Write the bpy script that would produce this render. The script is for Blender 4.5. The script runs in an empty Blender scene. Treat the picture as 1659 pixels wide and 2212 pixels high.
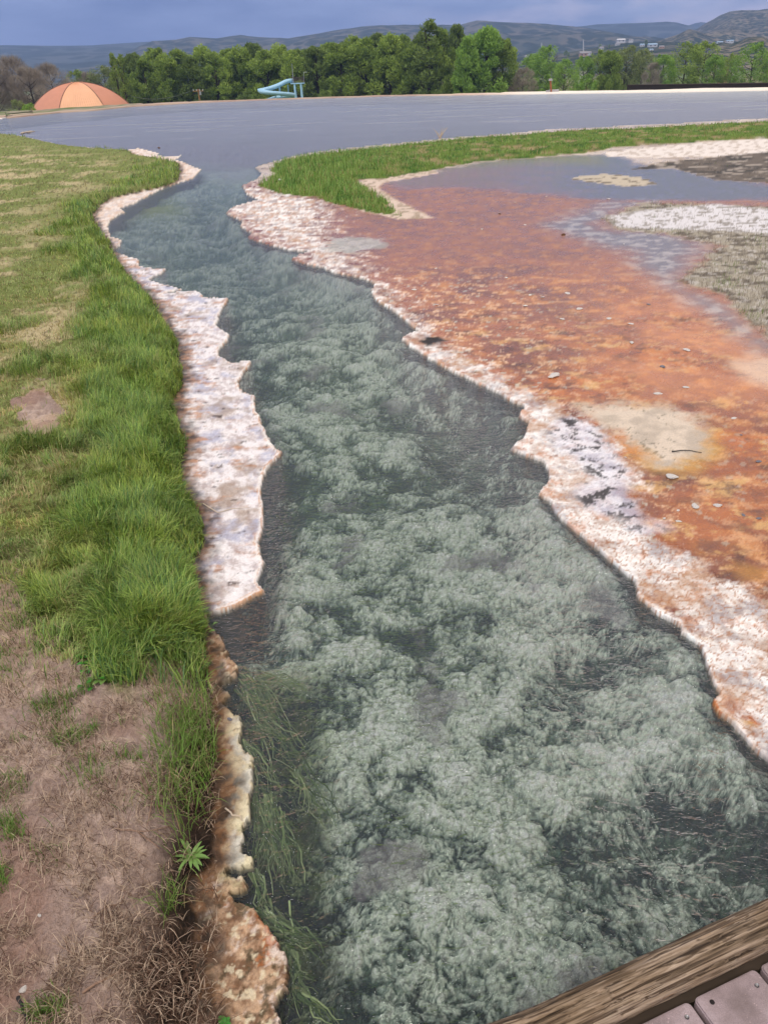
import bpy, bmesh, math, random
import numpy as np
from mathutils import Vector, Matrix

# ------------------------------------------------------------------ camera
sc = bpy.context.scene
col = sc.collection
H = 2.0                      # eye height above the water (water is z = 0)
FD, CX, CY = 1664.0, 829.5, 1106.0   # focal length and centre in the units the outlines were traced in
PITCH, ROLL = math.radians(29.7), math.radians(2.0)
_f = np.array([0, math.cos(PITCH), -math.sin(PITCH)])
_r0 = np.array([1.0, 0, 0]); _u0 = np.array([0, math.sin(PITCH), math.cos(PITCH)])
_r = _r0 * math.cos(ROLL) - _u0 * math.sin(ROLL)
_u = _u0 * math.cos(ROLL) + _r0 * math.sin(ROLL)
cam_d = bpy.data.cameras.new('camera'); cam = bpy.data.objects.new('camera', cam_d); col.objects.link(cam)
M3 = Matrix((( _r[0], _u[0], -_f[0]), (_r[1], _u[1], -_f[1]), (_r[2], _u[2], -_f[2])))
cam.matrix_world = Matrix.Translation((0, 0, H)) @ M3.to_4x4()
cam_d.sensor_fit = 'VERTICAL'; cam_d.sensor_height = 24.0
cam_d.lens = 24.0 * FD / 2212.0
cam_d.clip_start = 0.05; cam_d.clip_end = 40000
sc.camera = cam

# ------------------------------------------------------------------ light
SUN_EL, SUN_AZ = math.radians(48), math.radians(215)      # azimuth clockwise from +Y: behind the camera, to the left
w = bpy.data.worlds.new('World'); sc.world = w; w.use_nodes = True
nt = w.node_tree; nt.nodes.clear()
def N(t, kind, **kw):
    n = t.nodes.new(kind)
    for k, v in kw.items():
        if k.startswith('i_'):
            key = k[2:]
            n.inputs[int(key) if key.isdigit() else key.replace('_', ' ')].default_value = v
        else: setattr(n, k, v)
    return n
def ramp(t, stops, interp='LINEAR'):
    n = t.nodes.new('ShaderNodeValToRGB'); cr = n.color_ramp; cr.interpolation = interp
    while len(cr.elements) < len(stops): cr.elements.new(0.5)
    for e, (p, c) in zip(cr.elements, stops):
        e.position = p; e.color = (*c, 1) if len(c) == 3 else c
    return n
def lin(r, g, b):
    f = lambda c: (c/255/12.92) if c/255 <= 0.04045 else ((c/255+0.055)/1.055)**2.4
    return (f(r), f(g), f(b))
HAZE = 2.5e-4
out = N(nt, 'ShaderNodeOutputWorld'); bg = N(nt, 'ShaderNodeBackground')
sky = N(nt, 'ShaderNodeTexSky'); sky.sky_type = 'NISHITA'; sky.sun_disc = False
sky.sun_elevation = SUN_EL; sky.sun_rotation = SUN_AZ
tc = N(nt, 'ShaderNodeTexCoord'); sep = N(nt, 'ShaderNodeSeparateXYZ')
nt.links.new(tc.outputs['Generated'], sep.inputs[0])
# storm cloud deck: dark slate blue low in the north, pale grey overhead
el = ramp(nt, [(0.0, (2.0, 2.75, 5.7)), (0.06, (2.05, 2.75, 5.5)), (0.25, (2.6, 3.0, 4.6)), (0.45, (5.2, 5.5, 6.4)), (0.75, (9.5, 9.6, 10.0)), (1.0, (10.5, 10.5, 10.5))])
nt.links.new(sep.outputs['Z'], el.inputs[0])
noi = N(nt, 'ShaderNodeTexNoise', i_Scale=4.5, i_Detail=6.0, i_Roughness=0.6)
mp = N(nt, 'ShaderNodeMapping'); mp.inputs['Scale'].default_value = (1, 1, 5)
nt.links.new(tc.outputs['Generated'], mp.inputs[0]); nt.links.new(mp.outputs[0], noi.inputs[0])
nr = ramp(nt, [(0.36, (0.58, 0.65, 0.77)), (0.64, (1.45, 1.36, 1.20))])
nt.links.new(noi.outputs['Fac'], nr.inputs[0])
mul = N(nt, 'ShaderNodeMix', data_type='RGBA', blend_type='MULTIPLY', i_0=1.0)
nt.links.new(el.outputs[0], mul.inputs[6]); nt.links.new(nr.outputs[0], mul.inputs[7])
# paler and pinker towards the north-east
ex = ramp(nt, [(0.42, (0.92, 0.94, 0.98)), (0.56, (1.04, 1.03, 1.0)), (0.75, (1.75, 1.5, 1.16))])
mx = N(nt, 'ShaderNodeMath', operation='MULTIPLY_ADD', i_1=0.5, i_2=0.5)
nt.links.new(sep.outputs['X'], mx.inputs[0]); nt.links.new(mx.outputs[0], ex.inputs[0])
mul2 = N(nt, 'ShaderNodeMix', data_type='RGBA', blend_type='MULTIPLY', i_0=1.0)
nt.links.new(mul.outputs[2], mul2.inputs[6]); nt.links.new(ex.outputs[0], mul2.inputs[7])
# breaks in the storm deck low in the north-east, lit pale pink
n3 = N(nt, 'ShaderNodeTexNoise', i_Scale=9.0, i_Detail=5.0, i_Roughness=0.5); mp3 = N(nt, 'ShaderNodeMapping'); mp3.inputs['Scale'].default_value = (1, 1, 3.2); mp3.inputs['Location'].default_value = (.35, .1, 0)
nt.links.new(tc.outputs['Generated'], mp3.inputs[0]); nt.links.new(mp3.outputs[0], n3.inputs[0])
b1 = ramp(nt, [(0.44, (0, 0, 0)), (0.60, (1, 1, 1))]); nt.links.new(n3.outputs['Fac'], b1.inputs[0])
b2 = ramp(nt, [(0.0, (.5, .5, .5)), (0.035, (1, 1, 1)), (0.075, (.7, .7, .7)), (0.2, (0, 0, 0))]); nt.links.new(sep.outputs['Z'], b2.inputs[0])
b3 = ramp(nt, [(0.49, (0, 0, 0)), (0.60, (1, 1, 1))]); nt.links.new(mx.outputs[0], b3.inputs[0])
bm1 = N(nt, 'ShaderNodeMix', data_type='RGBA', blend_type='MULTIPLY', i_0=1.0); nt.links.new(b1.outputs[0], bm1.inputs[6]); nt.links.new(b2.outputs[0], bm1.inputs[7])
bm2 = N(nt, 'ShaderNodeMix', data_type='RGBA', blend_type='MULTIPLY', i_0=1.0); nt.links.new(bm1.outputs[2], bm2.inputs[6]); nt.links.new(b3.outputs[0], bm2.inputs[7])
bmx = N(nt, 'ShaderNodeMix', data_type='RGBA', blend_type='MIX'); bmx.inputs[7].default_value = (7.4, 6.6, 8.2, 1); nt.links.new(bm2.outputs[2], bmx.inputs[0]); nt.links.new(mul2.outputs[2], bmx.inputs[6])
mix = N(nt, 'ShaderNodeMix', data_type='RGBA', i_0=0.9)
nt.links.new(sky.outputs[0], mix.inputs[6]); nt.links.new(bmx.outputs[2], mix.inputs[7])
nt.links.new(mix.outputs[2], bg.inputs[0]); bg.inputs[1].default_value = 0.1
nt.links.new(bg.outputs[0], out.inputs[0])
sd = bpy.data.lights.new('sun', 'SUN'); sun = bpy.data.objects.new('sun', sd); col.objects.link(sun)
sd.energy = 1.5; sd.angle = math.radians(14); sd.color = (1.0, 0.95, 0.88)
sv = Vector((math.sin(SUN_AZ) * math.cos(SUN_EL), math.cos(SUN_AZ) * math.cos(SUN_EL), math.sin(SUN_EL)))
sun.rotation_euler = sv.to_track_quat('Z', 'Y').to_euler()
vs = sc.view_settings; vs.view_transform = 'Standard'; vs.look = 'None'; vs.gamma = 1; vs.exposure = 0.30
cy = sc.cycles; cy.max_bounces = 6; cy.diffuse_bounces = 3; cy.glossy_bounces = 3; cy.transparent_max_bounces = 16
cy.transmission_bounces = 3; cy.volume_bounces = 0; cy.caustics_reflective = False; cy.caustics_refractive = False
cy.use_fast_gi = False

# ------------------------------------------------------------------ numpy tools
def unproject(pts, z=0.0):
    p = np.asarray(pts, float).reshape(-1, 2)
    a = (p[:, 0] - CX) / FD; b = -(p[:, 1] - CY) / FD
    d = _f[None] + a[:, None] * _r[None] + b[:, None] * _u[None]
    t = (z - H) / d[:, 2]
    return np.stack([d[:, 0] * t, d[:, 1] * t], 1)
def at(x, y, z=0.0):
    q = unproject([(x, y)], z)[0]; return Vector((q[0], q[1], z))
def at_dist(x, y, dist):
    """point at ground distance dist in the direction of the traced point"""
    a = (x - CX) / FD; b = -(y - CY) / FD
    d = _f + a * _r + b * _u; t = dist / math.hypot(d[0], d[1])
    return Vector((d[0] * t, d[1] * t, H + d[2] * t))
def _hash(ix, iy, seed):
    h = (ix.astype(np.int64) * 374761393 + iy.astype(np.int64) * 668265263 + seed * 974634211) & 0xffffffff
    h = ((h ^ (h >> 13)) * 1274126177) & 0xffffffff
    h = ((h ^ (h >> 16)) * 2246822519) & 0xffffffff
    return ((h ^ (h >> 15)) & 0xffffff).astype(np.float64) / 0xffffff
def perlin(x, y, seed=0):
    x0 = np.floor(x); y0 = np.floor(y); fx = x - x0; fy = y - y0
    u = fx * fx * fx * (fx * (fx * 6 - 15) + 10); v = fy * fy * fy * (fy * (fy * 6 - 15) + 10)
    def g(dx, dy):
        a = _hash(x0 + dx, y0 + dy, seed) * 6.2831853
        return np.cos(a) * (fx - dx) + np.sin(a) * (fy - dy)
    n00, n10, n01, n11 = g(0, 0), g(1, 0), g(0, 1), g(1, 1)
    return ((n00 * (1 - u) + n10 * u) * (1 - v) + (n01 * (1 - u) + n11 * u) * v) * 1.5
def fbm(x, y, f, octv=4, seed=0, gain=0.5, foot=None):
    s = 0; a = 1.0; tot = 0
    for i in range(octv):
        n = perlin(x * f, y * f, seed + i * 17)
        if foot is not None: n = n * np.clip(0.7 / (f * foot + 1e-6), 0, 1)
        s = s + a * n; tot += a; a *= gain; f *= 2.03
    return s / tot * 1.3
def voro(x, y, f, seed=0):
    x = x * f; y = y * f; x0 = np.floor(x); y0 = np.floor(y)
    b1 = np.full(x.shape, 9.0); b2 = np.full(x.shape, 9.0); dx = np.zeros(x.shape); dy = np.zeros(x.shape); cid = np.zeros(x.shape)
    for i in (-1, 0, 1):
        for j in (-1, 0, 1):
            r1 = _hash(x0 + i, y0 + j, seed); r2 = _hash(x0 + i, y0 + j, seed + 71)
            ex_ = x - (x0 + i + r1); ey = y - (y0 + j + r2); dd = ex_ * ex_ + ey * ey
            m = dd < b1
            b2 = np.where(m, b1, np.minimum(b2, dd)); b1 = np.where(m, dd, b1)
            dx = np.where(m, ex_, dx); dy = np.where(m, ey, dy); cid = np.where(m, _hash(x0 + i, y0 + j, seed + 133), cid)
    return np.sqrt(b1), np.sqrt(b2), cid, dx, dy
def rag(x, y, f, seed, foot=None): return fbm(x, y, f, 6, seed, 0.68, foot)
def sstep(a, b, x):
    t = np.clip((x - a) / (b - a), 0, 1); return t * t * (3 - 2 * t)
def sdf(poly, x, y):
    """signed distance, positive inside"""
    P = np.asarray(poly, float); best = np.full(x.shape, 1e12); ins = np.zeros(x.shape, bool)
    for k in range(len(P)):
        ax, ay = P[k]; bx, by = P[(k + 1) % len(P)]
        ex_, ey = bx - ax, by - ay; L = ex_ * ex_ + ey * ey + 1e-12
        t = np.clip(((x - ax) * ex_ + (y - ay) * ey) / L, 0, 1)
        best = np.minimum(best, (x - ax - t * ex_) ** 2 + (y - ay - t * ey) ** 2)
        if ay != by:
            ins ^= ((ay > y) != (by > y)) & (x < ex_ * (y - ay) / (by - ay) + ax)
    return np.where(ins, 1, -1) * np.sqrt(best)
def lerp(a, b, t):
    a = np.asarray(a, float); b = np.asarray(b, float)
    t = np.asarray(t)
    if t.ndim: t = t[..., None]
    return a * (1 - t) + b * t
def link(o, parent=None):
    col.objects.link(o)
    if parent is not None: o.parent = parent
    return o
def mesh_np(name, V, F, mat=None, parent=None, color=None, attrs=None, smooth=True):
    me = bpy.data.meshes.new(name); V = np.asarray(V, np.float32); F = np.asarray(F, np.int32)
    n, k = F.shape
    me.vertices.add(len(V)); me.vertices.foreach_set('co', V.ravel())
    me.loops.add(n * k); me.loops.foreach_set('vertex_index', F.ravel())
    me.polygons.add(n); me.polygons.foreach_set('loop_start', np.arange(0, n * k, k, dtype=np.int32))
    if smooth: me.polygons.foreach_set('use_smooth', np.ones(n, bool))
    me.update(calc_edges=True)
    if color is not None:
        a = me.attributes.new('Col', 'FLOAT_COLOR', 'POINT')
        a.data.foreach_set('color', np.concatenate([color, np.ones((len(V), 1))], 1).astype(np.float32).ravel())
    for kname, vals in (attrs or {}).items():
        a = me.attributes.new(kname, 'FLOAT', 'POINT'); a.data.foreach_set('value', np.asarray(vals, np.float32))
    if mat: me.materials.append(mat)
    return link(bpy.data.objects.new(name, me), parent)
def tag(o, label=None, cat=None, group=None, kind=None):
    for k, v in (('label', label), ('category', cat), ('group', group), ('kind', kind)):
        if v: o[k] = v
    return o
def empty(name, loc, rz=0.0):
    o = bpy.data.objects.new(name, None); o.location = loc; o.rotation_euler = (0, 0, rz); o.empty_display_size = 0.2
    return link(o)
class MB:
    """collects boxes, tubes and free faces, then links them as one mesh"""
    def __init__(s): s.v = []; s.f = []
    def add(s, V, F):
        b = len(s.v); s.v += [tuple(p) for p in V]; s.f += [tuple(i + b for i in f) for f in F]
    def box(s, c, size, M=None):
        hx, hy, hz = (q / 2 for q in size)
        V = [Vector((sx * hx, sy * hy, sz * hz)) for sz in (-1, 1) for sy in (-1, 1) for sx in (-1, 1)]
        if M is not None: V = [M @ p for p in V]
        V = [p + Vector(c) for p in V]
        s.add(V, [(0, 2, 3, 1), (4, 5, 7, 6), (0, 1, 5, 4), (2, 6, 7, 3), (0, 4, 6, 2), (1, 3, 7, 5)])
    def tube(s, pts, rad, n=8, cap=True):
        pts = [Vector(p) for p in pts]
        if not hasattr(rad, '__len__'): rad = [rad] * len(pts)
        V = []; F = []; prev = None
        for i, p in enumerate(pts):
            t = (pts[min(i + 1, len(pts) - 1)] - pts[max(i - 1, 0)]).normalized()
            a = prev if prev is not None else (Vector((1, 0, 0)) if abs(t.x) < 0.8 else Vector((0, 1, 0)))
            a = (a - t * a.dot(t)).normalized(); b = t.cross(a); prev = a
            for k in range(n):
                q = 2 * math.pi * k / n
                V.append(p + (a * math.cos(q) + b * math.sin(q)) * rad[i])
        for i in range(len(pts) - 1):
            for k in range(n):
                F.append((i * n + k, i * n + (k + 1) % n, (i + 1) * n + (k + 1) % n, (i + 1) * n + k))
        if cap: F.append(tuple(range(n))[::-1]); F.append(tuple((len(pts) - 1) * n + k for k in range(n)))
        s.add(V, F)
    def build(s, name, mat=None, parent=None, smooth=False):
        me = bpy.data.meshes.new(name); me.from_pydata(s.v, [], s.f)
        if smooth: me.polygons.foreach_set('use_smooth', [True] * len(me.polygons))
        me.update()
        if mat: me.materials.append(mat)
        return link(bpy.data.objects.new(name, me), parent)
rng = np.random.default_rng(7); random.seed(7)

# ------------------------------------------------------------------ materials
def new_mat(name):
    m = bpy.data.materials.new(name); m.use_nodes = True
    t = m.node_tree; b = t.nodes['Principled BSDF']; return m, t, b
def mat_ground(name, bump=0.5, dist=0.01, scales=(90, 400), contrast=0.25, spec=0.3, attr_rough=True):
    """vertex albedo broken up by fine procedural grain, with a bump of the same grain"""
    m, t, b = new_mat(name)
    at_ = N(t, 'ShaderNodeAttribute', attribute_name='Col')
    g = N(t, 'ShaderNodeNewGeometry')
    n1 = N(t, 'ShaderNodeTexNoise', i_Scale=scales[0], i_Detail=5.0, i_Roughness=0.65)
    n2 = N(t, 'ShaderNodeTexVoronoi', i_Scale=scales[1])
    t.links.new(g.outputs['Position'], n1.inputs['Vector']); t.links.new(g.outputs['Position'], n2.inputs['Vector'])
    add = N(t, 'ShaderNodeMath', operation='MULTIPLY_ADD', i_1=0.35); t.links.new(n2.outputs['Distance'], add.inputs[0]); t.links.new(n1.outputs['Fac'], add.inputs[2])
    r = ramp(t, [(0.35, (1 - contrast,) * 3), (1.0, (1 + contrast,) * 3)])
    t.links.new(add.outputs[0], r.inputs[0])
    mu = N(t, 'ShaderNodeMix', data_type='RGBA', blend_type='MULTIPLY', i_0=1.0)
    t.links.new(at_.outputs['Color'], mu.inputs[6]); t.links.new(r.outputs[0], mu.inputs[7]); t.links.new(mu.outputs[2], b.inputs['Base Color'])
    bp = N(t, 'ShaderNodeBump', i_Strength=bump, i_Distance=dist); t.links.new(add.outputs[0], bp.inputs['Height']); t.links.new(bp.outputs[0], b.inputs['Normal'])
    if attr_rough:
        ar = N(t, 'ShaderNodeAttribute', attribute_name='rough'); t.links.new(ar.outputs['Fac'], b.inputs['Roughness'])
    else: b.inputs['Roughness'].default_value = 0.9
    b.inputs['Specular IOR Level'].default_value = spec
    return m
def mat_plain(name, c, rough=0.6, metal=0.0, var=0.12, scale=8.0, bump=0.0, spec=0.4):
    m, t, b = new_mat(name)
    tcn = N(t, 'ShaderNodeTexCoord'); n1 = N(t, 'ShaderNodeTexNoise', i_Scale=scale, i_Detail=4.0)
    t.links.new(tcn.outputs['Object'], n1.inputs['Vector'])
    r = ramp(t, [(0.25, tuple(q * (1 - var) for q in c)), (0.75, tuple(min(1, q * (1 + var)) for q in c))])
    t.links.new(n1.outputs['Fac'], r.inputs[0]); t.links.new(r.outputs[0], b.inputs['Base Color'])
    b.inputs['Roughness'].default_value = rough; b.inputs['Metallic'].default_value = metal; b.inputs['Specular IOR Level'].default_value = spec
    if bump:
        bp = N(t, 'ShaderNodeBump', i_Strength=bump, i_Distance=0.02); t.links.new(n1.outputs['Fac'], bp.inputs['Height']); t.links.new(bp.outputs[0], b.inputs['Normal'])
    return m

# ------------------------------------------------------------------ traced outlines (ground plan)
LEFT_W = [(372,339),(395,334),(380,345),(400,352),(435,366),(417,386),(385,396),(345,411),(300,434),(295,439),(260,451),(270,459),(242,474),(232,489),(240,511),(265,519),(260,534),(247,539),(260,549),(300,561),(302,576),(330,581),(360,580),(352,591),(330,599),(320,606),(360,616),(392,626),(350,636),(415,628),(432,634),(442,645),(495,644),(492,654),(480,669),(472,689),(467,704),(495,724),(492,739),(472,756),(472,771),(500,786),(545,781),(525,809),(516,828),(525,850),(550,857),(552,885),(580,945),(592,970),(611,980),(585,1002),(570,1030),(565,1060),(570,1120),(570,1150),(557,1175),(572,1220),(557,1260),(572,1280),(530,1302),(490,1322),(462,1330),(446,1333),(452,1352),(475,1378),(492,1415),(512,1445),(510,1465),(476,1485),(500,1502),(475,1522),(515,1550),(525,1580),(517,1610),(545,1645),(550,1700),(542,1750),(525,1800),(525,1845),(547,1860),(545,1875),(495,1880),(488,1892),(525,1905),(527,1925),(500,1937),(515,1960),(550,1965),(585,2010),(615,2060),(627,2125),(595,2170),(607,2212),(600,2350)]
RIGHT_W = [(627,339),(590,349),(550,361),(567,376),(552,388),(525,401),(532,419),(555,431),(507,446),(487,461),(525,479),(520,489),(542,504),(535,514),(570,526),(625,541),(665,544),(627,559),(650,569),(700,579),(725,591),(780,601),(810,614),(802,629),(810,646),(830,661),(850,674),(867,686),(902,716),(865,731),(885,749),(925,774),(965,799),(1030,829),(1075,850),(1110,872),(1132,877),(1120,900),(1142,917),(1132,945),(1100,972),(1130,985),(1150,992),(1175,1000),(1187,1035),(1162,1070),(1187,1085),(1202,1115),(1255,1160),(1285,1185),(1330,1225),(1370,1260),(1375,1290),(1420,1330),(1467,1355),(1470,1372),(1512,1397),(1530,1455),(1554,1500),(1537,1520),(1550,1545),(1580,1565),(1630,1625),(1659,1650),(1800,1760),(2000,1880),(2300,2000)]
POND_L = [(-500,290),(-200,286),(0,289),(60,297),(130,313),(200,320),(276,324),(300,320),(345,331),(340,336)]
POND_R = [(690,327),(760,319),(830,312),(880,307),(980,297),(1080,290),(1180,280),(1280,275),(1430,268),(1580,259),(1659,255),(1900,243),(2200,226)]
FAR = [(-500,290),(-480,276),(-200,270),(0,258),(75,248),(130,244),(200,240),(285,231),(430,222.5),(560,217),(655,214),(830,208.5),(1000,206),(1110,204.5),(1240,202.5),(1420,200.5),(1659,196),(1900,190),(2200,181)]
W_PLAN = unproject(POND_L + LEFT_W + [(900, 2700), (2600, 2700)] + RIGHT_W[::-1] + POND_R + FAR[::-1])
GRASS_L = [(-900,300),(-500,288),(-200,285),(0,287),(60,296),(130,312),(200,320),(275,323),(300,335),(345,341),(385,350),(390,369),(382,389),(350,401),(300,411),(240,424),(215,439),(200,461),(215,494),(235,519),(250,554),(280,594),(325,639),(350,684),(380,724),(385,764),(395,814),(372,860),(385,905),(402,955),(385,995),(392,1040),(425,1090),(440,1155),(412,1210),(425,1270),(435,1330),(440,1410),(455,1480),(455,1540),(465,1590),(457,1660),(460,1720),(460,1785),(455,1855),(400,1890),(400,1920),(420,1965),(415,2035),(420,2110),(425,2160),(400,2212),(380,2500),(-900,2700)]
GRASS_R = [(620,341),(690,330),(760,322),(830,315),(880,309),(980,299),(1080,292),(1180,284),(1280,280),(1430,272),(1580,264),(1659,260),(1900,248),(2200,230),(2200,280),(1900,290),(1659,296),(1580,299),(1430,309),(1330,314),(1280,326),(1180,334),(1030,346),(930,364),(830,381),(770,385),(800,405),(845,440),(868,462),(830,459),(760,442),(685,425),(690,418),(650,419),(600,411),(557,399),(575,385),(590,372),(585,360),(600,349)]
PALE_R = [(760,400),(790,384),(830,381),(930,364),(950,372),(880,385),(830,392),(820,405),(850,425),(900,450),(940,468),(860,472),(760,448),(800,445),(845,455),(830,432),(790,408)]
WHITE_R = [(540,395),(600,411),(650,420),(690,428),(712,455),(705,489),(720,520),(760,550),(800,590),(845,630),(905,690),(960,735),(1010,770),(1090,815),(1160,850),(1225,880),(1300,915),(1340,950),(1372,1020),(1390,1080),(1400,1130),(1470,1170),(1540,1225),(1600,1262),(1665,1320),(1850,1450),(2200,1700),(2300,2000),(2000,1880),(1659,1650),(1512,1397),(1370,1260),(1202,1115),(1100,972),(1132,877),(1030,829),(925,774),(865,731),(810,630),(700,579),(625,541),(487,461),(500,420)]
SAND = [(1240,868),(1330,866),(1430,872),(1505,886),(1524,915),(1515,970),(1478,1000),(1420,998),(1370,958),(1300,915),(1255,890)]
PUDDLE = [(830,392),(880,380),(955,365),(1080,345),(1280,335),(1360,337),(1372,355),(1455,362),(1505,371),(1659,399),(1900,420),(1900,450),(1659,430),(1404,432),(1330,434),(1205,421),(1005,404),(880,408)]
ISLE = [(1222,382),(1305,373),(1390,381),(1420,398),(1350,401),(1290,394)]
GREYWET = [(1180,480),(1260,452),(1330,436),(1400,430),(1300,470),(1290,495),(1420,500),(1520,520),(1500,560),(1465,595),(1480,620),(1560,650),(1620,690),(1659,730),(1900,800),(1900,850),(1659,760),(1560,700),(1480,640),(1400,590),(1340,540),(1240,510)]
DRYGR = [(1300,470),(1340,450),(1400,434),(1530,436),(1659,442),(2200,470),(2200,900),(1900,800),(1659,728),(1625,695),(1555,630),(1465,602),(1495,575),(1550,525),(1430,500),(1330,492)]
WHITEFLAT = [(1320,462),(1390,450),(1500,440),(1540,436),(1659,448),(1900,462),(1900,530),(1659,500),(1520,492),(1400,490),(1330,484)]
MUD = [(1365,364),(1430,349),(1540,338),(1659,326),(1900,315),(1900,425),(1659,393),(1550,388),(1455,362)]
WHITEBANK = [(1300,327),(1380,318),(1455,311),(1600,299),(1659,294),(1900,285),(1900,318),(1659,327),(1550,336),(1430,338),(1310,336)]
PALE_E = [(1585,780),(1640,765),(1700,770),(1900,800),(1900,900),(1659,830),(1600,810)]
DARKPATCH = [(1215,890),(1260,900),(1300,925),(1325,960),(1345,1000),(1365,1050),(1400,1110),(1450,1140),(1440,1160),(1380,1150),(1320,1110),(1260,1095),(1240,1060),(1275,1030),(1230,980),(1190,950),(1180,920)]
GREYPUD = [(710,512),(760,508),(830,512),(840,530),(760,545),(700,540)]
U = {k: unproject(v, z) for k, v, z in (('grass_l', GRASS_L, .05), ('grass_r', GRASS_R, .05), ('pale_r', PALE_R, .03), ('white_r', WHITE_R, .03), ('sand', SAND, .03), ('puddle', PUDDLE, .02), ('isle', ISLE, .03), ('greywet', GREYWET, .03), ('drygr', DRYGR, .04), ('whiteflat', WHITEFLAT, .04), ('mud', MUD, .03), ('whitebank', WHITEBANK, .04), ('pale_e', PALE_E, .03), ('dark', DARKPATCH, .03), ('greypud', GREYPUD, .03))}
def px_of(y): return (np.maximum(y, 0.2) * math.cos(PITCH) + H * math.sin(PITCH)) / FD     # metres one traced unit spans at that distance
def disp(x, y, z=0.0):
    dx, dy, dz = x, y, z - H
    w_ = dy * _f[1] + dz * _f[2]
    return CX + FD * (dx * _r[0] + dy * _r[1] + dz * _r[2]) / w_, CY - FD * (dx * _u[0] + dy * _u[1] + dz * _u[2]) / w_

# ------------------------------------------------------------------ shape of the ground
def d_water(x, y):
    p = px_of(y)
    jag = fbm(x, y, 13, 3, 5) * np.minimum(0.016, 3.0 * p) + np.abs(fbm(x, y, 42, 4, 7, .7)) * np.minimum(0.022, 4.5 * p) - np.minimum(.006, p) + fbm(x, y, 3, 3, 6) * np.minimum(0.03, 2.0 * p)
    X, Y = disp(x, y); jag = jag + sstep(1320, 1420, Y) * (X < 760) * rag(x, y, 17, 3) * .020
    return -sdf(W_PLAN, x, y) + jag                    # positive on land
def g_left(x, y): return sdf(U['grass_l'], x, y) + fbm(x, y, 6, 3, 8) * np.minimum(0.05, 6 * px_of(y)) + fbm(x, y, 24, 3, 19) * np.minimum(0.03, 6 * px_of(y))
def g_right(x, y): return sdf(U['grass_r'], x, y) + fbm(x, y, 2, 3, 9) * 0.12
MIDY = [250, 300, 340, 400, 450, 560, 700, 900, 1200, 1500, 2300]; MIDX = [500, 500, 480, 460, 380, 480, 660, 840, 900, 1000, 1300]
def is_left(X, Y): return X < np.interp(Y, MIDY, MIDX)
def height(x, y, dw=None, gl=None, gr=None):
    if dw is None: dw = d_water(x, y)
    if gl is None: gl = g_left(x, y)
    if gr is None: gr = g_right(x, y)
    X, Y = disp(x, y); nl = sstep(1320, 1400, Y) * (X < 760)
    z = 0.013 + 0.003 * nl + (0.006 - .001 * nl) * fbm(x, y, 9, 5, 11) + (0.004 + .007 * nl) * rag(x, y, 55, 12)
    z += 0.003 * (1 - nl) * np.exp(-(dw / 0.025) ** 2)                                  # raised rim
    z += sstep(-0.02, 0.22, gl) * (0.075 + 0.03 * fbm(x, y, 1.6, 3, 13))
    z += sstep(0.0, 0.5, gl) * 0.02 * fbm(x, y, 12, 4, 14)
    z += sstep(0.0, 0.9, gr) * (0.07 + 0.05 * fbm(x, y, 0.7, 3, 15))
    return np.where(dw > 0, np.maximum(z, 0.004), -0.012)
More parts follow.
